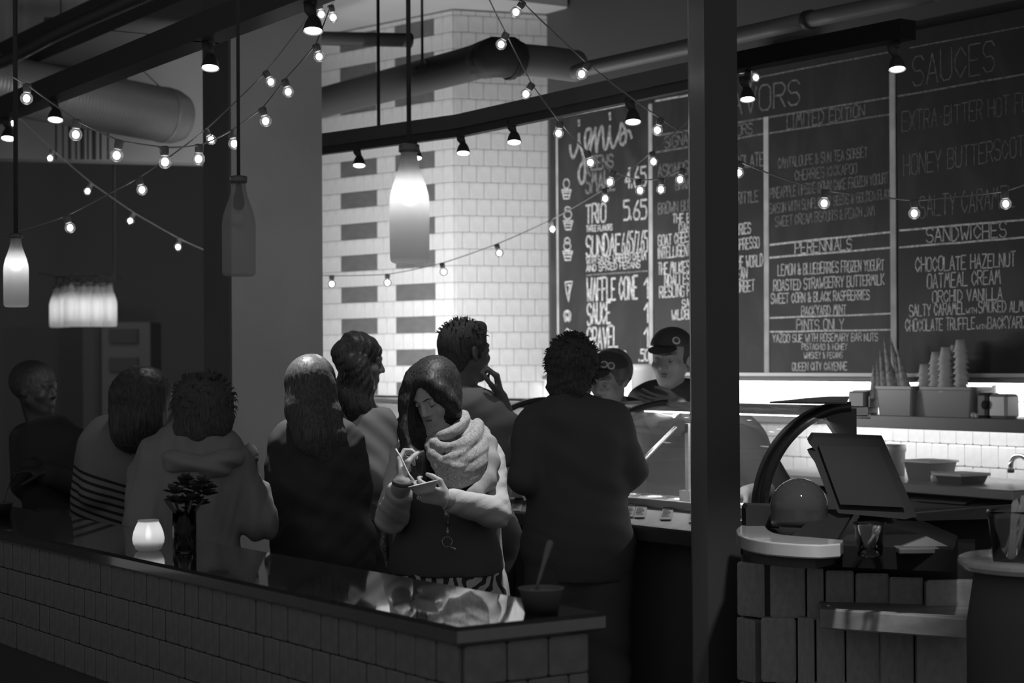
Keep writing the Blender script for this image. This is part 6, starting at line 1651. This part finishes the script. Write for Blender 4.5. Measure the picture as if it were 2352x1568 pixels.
S_.cap(J6(378, 1016, 7.0), J6(398, 1040, 6.94), .009, .020); S_.ell(J6(458, 1040, 6.97), (.082, .07, .022)); S_.mod(folds(.005, 25, 10, 60)); S_.build('hood', M('hood_cloth', .30, .9, spec=.05), P6.e, .008)
P6.trousers(blackc, .02); P6.shoes()
S_ = SDF(.02); c = P6.J['head']; R_ = P6.HR
S_.ell(J6(466, 925, 6.96), (.103, .105, .104)); S_.ell(J6(472, 975, 6.95), (.090, .08, .075), k=.04); S_.ell(J6(440, 990, 6.93), (.06, .06, .06), k=.03)
S_.mod(lambda X, Y, W: .003 * np.sin(80 * X + 4 * np.sin(50 * W)) * np.sin(50 * W)); ex = MB(); r_ = random.Random(2)
for i in range(120):
    a = r_.uniform(0, 6.28); u = r_.uniform(-.3, 1); d = unit(np.array([math.cos(a), math.sin(a) * .9, u * 1.6])); p = J6(466, 925, 6.96) + d * .101; ex.tube([p - d * .01, p + d * .012 + Z * .004, p + d * .018 - Z * .008], [.004, .0024, .0006], 5, cap=False)
for (x, y, dx, dy) in ((490, 862, 8, -18), (482, 860, -4, -16), (496, 868, 14, -12)): ex.tube([J6(x, y), J6(x + dx * .6, y + dy * .5), J6(x + dx, y + dy)], [.006, .005, .001], 5)
S_.build('hair', hair_bk, P6.e, .007, extra=ex)
# the cone in the hand
cb = J6(575, 1105, 7.12); ct_ = J6(574, 1047, 7.12); ax = unit(ct_ - cb)
ic = empty('ice_cream_cone', cb, 'ice cream cone with one pale scoop held up by the hooded person', 'ice cream cone')
mb = MB(); Lc = np.linalg.norm(ct_ - cb); mb.lathe(cb, [(.007, 0), (.022, Lc * .72), (.028, Lc * .78), (.030, Lc)], 24, ax); mb.build('cone', M('cone_dim', .12, .8, noise=(50, .3)), ic)
mb = MB(); mb.lathe(ct_, [(.029, -.002), (.029, .010), (.025, .024), (.015, .037), (.006, .043), (.001, .048)], 24, ax); mb.build('scoop', M('scoop_pale', .42, .6, bump=(30, .6)), ic)

# ---------- 7. woman in a striped jumper
b_ = q(270, 1200, 7.25); b_[2] = 0
P7 = Fig('long-haired woman in a pale jumper with dark stripes, seen from behind', b_, (.5, .86), 1.66, 1.0)
J7 = lambda x, y, Y=8.0: q(x, y, Y - .75)
P7.defaults(head=J7(330, 905, 7.95), neck=J7(305, 985, 7.95), chest=J7(262, 1075), waist=J7(245, 1150), hip=J7(250, 1250),
            shl=J7(225, 1030, 7.95), shr=J7(318, 1035, 7.95), ell=J7(222, 1130, 7.9), wrl=J7(260, 1180, 8.1), elr=J7(335, 1140, 7.95), wrr=J7(330, 1190, 8.2))
P7.body(h=.009, mat=M('skin_stripe', .22, .5), hs=1.0, hfw=(.85, .5, 0), hands=[('l', (1, .3, 0), (0, 0, -1), (0, 1, 0), (.5,) * 4, {}), ('r', (0, 1, 0), (0, 0, -1), (1, 0, 0), (.5,) * 4, {})])
def stripe_mat():
    mt = bpy.data.materials.new('striped_knit'); mt.use_nodes = True; nd = mt.node_tree; b = nd.nodes['Principled BSDF']; b.inputs['Roughness'].default_value = .9; b.inputs['Specular IOR Level'].default_value = .1
    tc = nd.nodes.new('ShaderNodeTexCoord'); sp = nd.nodes.new('ShaderNodeSeparateXYZ'); nd.links.new(tc.outputs['Object'], sp.inputs[0])
    g1 = J7(200, 1076)[2]; g2 = J7(200, 1141)[2]
    a = nd.nodes.new('ShaderNodeMath'); a.operation = 'MULTIPLY_ADD'; nd.links.new(sp.outputs[0], a.inputs[0]); a.inputs[1].default_value = .32; nd.links.new(sp.outputs[2], a.inputs[2])
    m1 = nd.nodes.new('ShaderNodeMath'); m1.operation = 'MULTIPLY'; nd.links.new(a.outputs[0], m1.inputs[0]); m1.inputs[1].default_value = 1 / .029
    fr = nd.nodes.new('ShaderNodeMath'); fr.operation = 'FRACT'; nd.links.new(m1.outputs[0], fr.inputs[0])
    gt = nd.nodes.new('ShaderNodeMath'); gt.operation = 'GREATER_THAN'; nd.links.new(fr.outputs[0], gt.inputs[0]); gt.inputs[1].default_value = .60
    lt = nd.nodes.new('ShaderNodeMath'); lt.operation = 'LESS_THAN'; nd.links.new(a.outputs[0], lt.inputs[0]); lt.inputs[1].default_value = J7(200, 1074)[2] + .32 * J7(200, 1074)[0]
    mu = nd.nodes.new('ShaderNodeMath'); mu.operation = 'MULTIPLY'; nd.links.new(gt.outputs[0], mu.inputs[0]); nd.links.new(lt.outputs[0], mu.inputs[1])
    mx = nd.nodes.new('ShaderNodeMix'); mx.data_type = 'RGBA'; nd.links.new(mu.outputs[0], mx.inputs[0]); mx.inputs[6].default_value = (.26, .26, .26, 1); mx.inputs[7].default_value = (.04, .04, .04, 1); nd.links.new(mx.outputs[2], b.inputs['Base Color']); return mt
S_ = SDF(.03); P7.torso(S_, .024, .95); P7.arm(S_, 'l', .022, fore=.9); P7.arm(S_, 'r', .022, fore=.9); S_.cap(J7(245, 1015), J7(310, 1012), .08, k=.06); S_.mod(folds(.004, 20, 8, 12)); S_.build('jumper', stripe_mat(), P7.e, .010)
P7.trousers(blackc, .02); P7.shoes()
S_ = SDF(.02); S_.ell(J7(326, 905, 7.9), (.116, .11, .108)); S_.chain([J7(325, 920, 7.88), J7(315, 970, 7.84), J7(300, 1000, 7.82)], [.112, .104, .063], flat=((0, 1, 0), .8), k=.04)
S_.cap(J7(355, 960, 7.9), J7(362, 1005, 7.88), .06, .03, k=.03); S_.mod(strands(.003, J7(326, 905, 7.9), 36, 5)); S_.build('hair', M('hair_brown', .05, .45, spec=.4, noise=(26, .5), stretch=(6, 6, .6)), P7.e, .009)

# ---------- 8. figure in the dark, far left
b_ = q(110, 1200, 8.4); b_[2] = 0
P8 = Fig('man in dark clothes in deep shadow at the far left, only his cheek catching light', b_, (.85, .5), 1.72, 1.1)
J8 = lambda x, y, Y=8.4: q(x, y, Y)
P8.defaults(head=J8(82, 895), neck=J8(95, 965), chest=J8(120, 1060), waist=J8(120, 1150), hip=J8(120, 1240), shl=J8(60, 1010, 8.5), shr=J8(170, 1020, 8.3), ell=J8(60, 1110), wrl=J8(75, 1075, 8.2), elr=J8(185, 1120, 8.3), wrr=J8(100, 1085, 8.1))
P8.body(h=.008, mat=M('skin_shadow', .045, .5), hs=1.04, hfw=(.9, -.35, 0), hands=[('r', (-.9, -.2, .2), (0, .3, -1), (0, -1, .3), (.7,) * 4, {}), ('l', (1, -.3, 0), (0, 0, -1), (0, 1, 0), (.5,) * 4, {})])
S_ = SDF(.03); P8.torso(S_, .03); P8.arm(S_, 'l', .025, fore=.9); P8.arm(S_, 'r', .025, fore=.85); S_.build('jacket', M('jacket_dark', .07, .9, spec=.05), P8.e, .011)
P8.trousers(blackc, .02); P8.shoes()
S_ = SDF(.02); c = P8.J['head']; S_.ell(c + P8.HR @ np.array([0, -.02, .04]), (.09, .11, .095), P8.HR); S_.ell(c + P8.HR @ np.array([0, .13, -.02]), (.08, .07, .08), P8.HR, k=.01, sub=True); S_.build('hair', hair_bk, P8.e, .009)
light('cheek_lamp', 'SPOT', J8(215, 760, 7.9), 3.0, target=J8(118, 885, 8.3), size=.03, spot=.45, blend=.8)

# ---------- 9, 10, 11: the servers behind the case
capm = M('cap_black', .08, .7, spec=.2); badge = M('badge_white', .75, .5); badged = M('badge_dark', .10, .6)
teem = M('tee_black', .07, .85, spec=.1)
def baseball_cap(f, c, R, s, dz=0.0, badges=((.03, .062),), visor=True):
    L = lambda x, y, z: c + R @ (np.array([x, y, z]) * s)
    S_ = SDF(.012); S_.ell(L(0, -.012, .045), np.array([.084, .104, .079]) * s, R); S_.clip(L(0, 0, .047 + dz), unit(-R[:, 2] + .12 * R[:, 1])); S_.build('cap_crown', capm, f.e, .005)
    if visor:
        S_ = SDF(.01); S_.ell(L(0, .096, .046 + dz), np.array([.060, .056, .0065]) * s, R @ np.array([[1, 0, 0], [0, .97, .22], [0, -.22, .97]])); S_.build('cap_visor', capm, f.e, .004)
    for (x, z) in badges:
        n_ = unit(np.array([x / .086 ** 2, math.sqrt(max(0, 1 - (x / .086) ** 2 - ((z - .045) / .079) ** 2)) * .104 / .104 ** 2, (z - .045) / .079 ** 2]))
        y = math.sqrt(max(0, 1 - (x / .084) ** 2 - ((z - .045) / .079) ** 2)) * .104 - .012
        nn = R @ n_; p = L(x, y, z)
        mb = MB(); mb.lathe(p, [(.0155 * s, -.004), (.0165 * s, .002), (.015 * s, .0035)], 20, nn); b = mb.build('badge', badge, f.e)
        mb = MB(); mb.lathe(p + nn * .0036, [(.0105 * s, 0), (.0105 * s, .0006)], 16, nn); mb.build('badge_print', badged, b)
b_ = q(1535, 1200, 8.05); b_[2] = 0
P9 = Fig('server in a black cap with one badge, talking with open hands behind the case', b_, (-.28, -.96), 1.78, 1.12)
J9 = lambda x, y, Y=8.05: q(x, y, Y + .06)
P9.defaults(head=J9(1541, 822, 8.0), neck=J9(1545, 893, 8.05), chest=J9(1540, 980), waist=J9(1540, 1060), hip=J9(1540, 1140), shr=J9(1482, 925, 8.08), shl=J9(1606, 922, 8.05), elr=J9(1474, 995, 8.05), wrr=J9(1500, 960, 7.72), ell=J9(1622, 1000, 8.0), wrl=J9(1562, 925, 7.68))
HR9 = frame((-.42, -.90, -.12), (0.04, 0, 1))
P9.body(h=.0052, mat=M('skin_server', .36, .5), hs=1.05, headR=HR9, hands=[('l', (-.95, .05, .06), (.0, -.7, .7), (.15, .1, 1), (.22, .20, .22, .25), dict(s=1.0, spread=.2, thumb=(.1, .0))), ('r', (.8, -.2, .1), (0, -.3, .8), (0, -.3, 1), (.5,) * 4, dict(s=.9))])
face_parts(P9.e, P9.J['head'], HR9, 1.05, M('lips_server', .14, .5), browm, h=.003)
S_ = SDF(.03); P9.torso(S_, .022, 1.1); P9.arm(S_, 'l', .026, fore=.15); P9.arm(S_, 'r', .026, fore=.15); S_.cap(J9(1500, 912), J9(1590, 910), .06, k=.04); S_.mod(folds(.002, 20, 8, 30)); S_.build('tee_shirt', teem, P9.e, .008)
P9.trousers(blackc, .02); P9.shoes()
S_ = SDF(.01); c = P9.J['head']; S_.ell(c + HR9 @ np.array([0, -.030, .025]), (.088, .100, .095), HR9); S_.ell(c + HR9 @ np.array([0, .12, -.03]), (.10, .105, .11), HR9, k=.01, sub=True); S_.build('hair', hair_bk, P9.e, .006)
baseball_cap(P9, P9.J['head'], HR9, 1.08, badges=((-.046, .078),))
b_ = q(1402, 1200, 7.9); b_[2] = 0
P10 = Fig('server in a black cap with two badges, head bowed, beside the black jacket', b_, (-.45, -.89), 1.64, .95)
J10 = lambda x, y, Y=7.9: q(x, y, Y)
P10.defaults(head=J10(1399, 870, 7.8), neck=J10(1412, 938, 7.9), chest=J10(1410, 1020), waist=J10(1410, 1100), hip=J10(1410, 1180), shr=J10(1372, 960, 7.95), shl=J10(1448, 955, 7.95), elr=J10(1350, 1030, 7.8), wrr=J10(1370, 1050, 7.5), ell=J10(1450, 1030, 7.8), wrl=J10(1430, 1055, 7.5))
HR10 = frame((-.55, -.80, -.26), (.14, 0, 1))
P10.body(h=.0055, mat=M('skin_server_pale', .40, .5), hs=.97, headR=HR10, hands=[('r', (.3, -.9, 0), (0, 0, -1), (1, 0, 0), (.6,) * 4, {}), ('l', (-.5, -.8, 0), (0, 0, -1), (-1, 0, 0), (.6,) * 4, {})])
face_parts(P10.e, P10.J['head'], HR10, .97, M('lips_pale', .2, .5), browm, h=.003)
S_ = SDF(.03); P10.torso(S_, .020, .9); P10.arm(S_, 'l', .022, fore=.2); P10.arm(S_, 'r', .022, fore=.2); S_.build('tee_shirt', teem, P10.e, .009)
P10.trousers(blackc, .02); P10.shoes()
S_ = SDF(.01); c = P10.J['head']; S_.ell(c + HR10 @ np.array([0, -.026, .03]), (.084, .104, .094), HR10); S_.ell(c + HR10 @ np.array([0, .12, -.03]), (.10, .10, .115), HR10, k=.01, sub=True); S_.build('hair', M('hair_light_brown', .16, .5, noise=(30, .4)), P10.e, .006)
baseball_cap(P10, P10.J['head'], HR10, .98, dz=.010, badges=((-.022, .086), (-.048, .080)))
b_ = q(1690, 1200, 7.6); b_[2] = 0
P11 = Fig('server bending down behind the glass case, grey sleeve and forearm right of the post', b_, (-.6, -.5), 1.7, 1.0)
J11 = lambda x, y, Y=7.6: q(x, y + (42 if y < 1120 else 0), Y - .10)
P11.defaults(head=J11(1640, 930, 7.45), neck=J11(1662, 965, 7.55), chest=J11(1680, 1010, 7.65), waist=J11(1712, 1075, 7.8), hip=J11(1735, 1150, 7.95), shr=J11(1640, 985, 7.7), shl=J11(1718, 985, 7.5), elr=J11(1630, 1060, 7.6), wrr=J11(1640, 1080, 7.3), ell=J11(1778, 1080, 7.5), wrl=J11(1712, 1088, 7.3),
             thl=J11(1700, 1170, 7.9), thr=J11(1765, 1170, 7.95))
P11.base = P11.J['hip'] * [1, 1, 0]
for s_, e in (('l', -.09), ('r', .09)): P11.J['kn' + s_] = P11.base + np.array([e, 0, .47]); P11.J['an' + s_] = P11.base + np.array([e, .04, .085])
P11.body(h=.007, mat=M('skin_arm', .30, .5), hs=1.0, hfw=(-.6, -.5, -.5), hands=[('l', (-.8, -.5, -.2), (0, 0, -1), (0, -1, 0), (.6,) * 4, {}), ('r', (0, -1, 0), (0, 0, -1), (-1, 0, 0), (.6,) * 4, {})])
S_ = SDF(.03); P11.torso(S_, .026, .95); P11.arm(S_, 'l', .034, fore=0); P11.arm(S_, 'r', .03, fore=0); S_.mod(folds(.003, 30, 10, 20)); S_.build('tee_shirt', M('tee_grey', .075, .85, spec=.1), P11.e, .008)
S_ = SDF(.01); c = P11.J['head']; S_.ell(c + P11.HR @ np.array([0, -.02, .035]), (.086, .105, .095), P11.HR); S_.clip(c + P11.HR @ np.array([0, .03, .0]), P11.HR @ unit(np.array([0, 1, -1.]))); S_.build('hair', hair_bk, P11.e, .008)
P11.trousers(blackc, .02); P11.shoes()
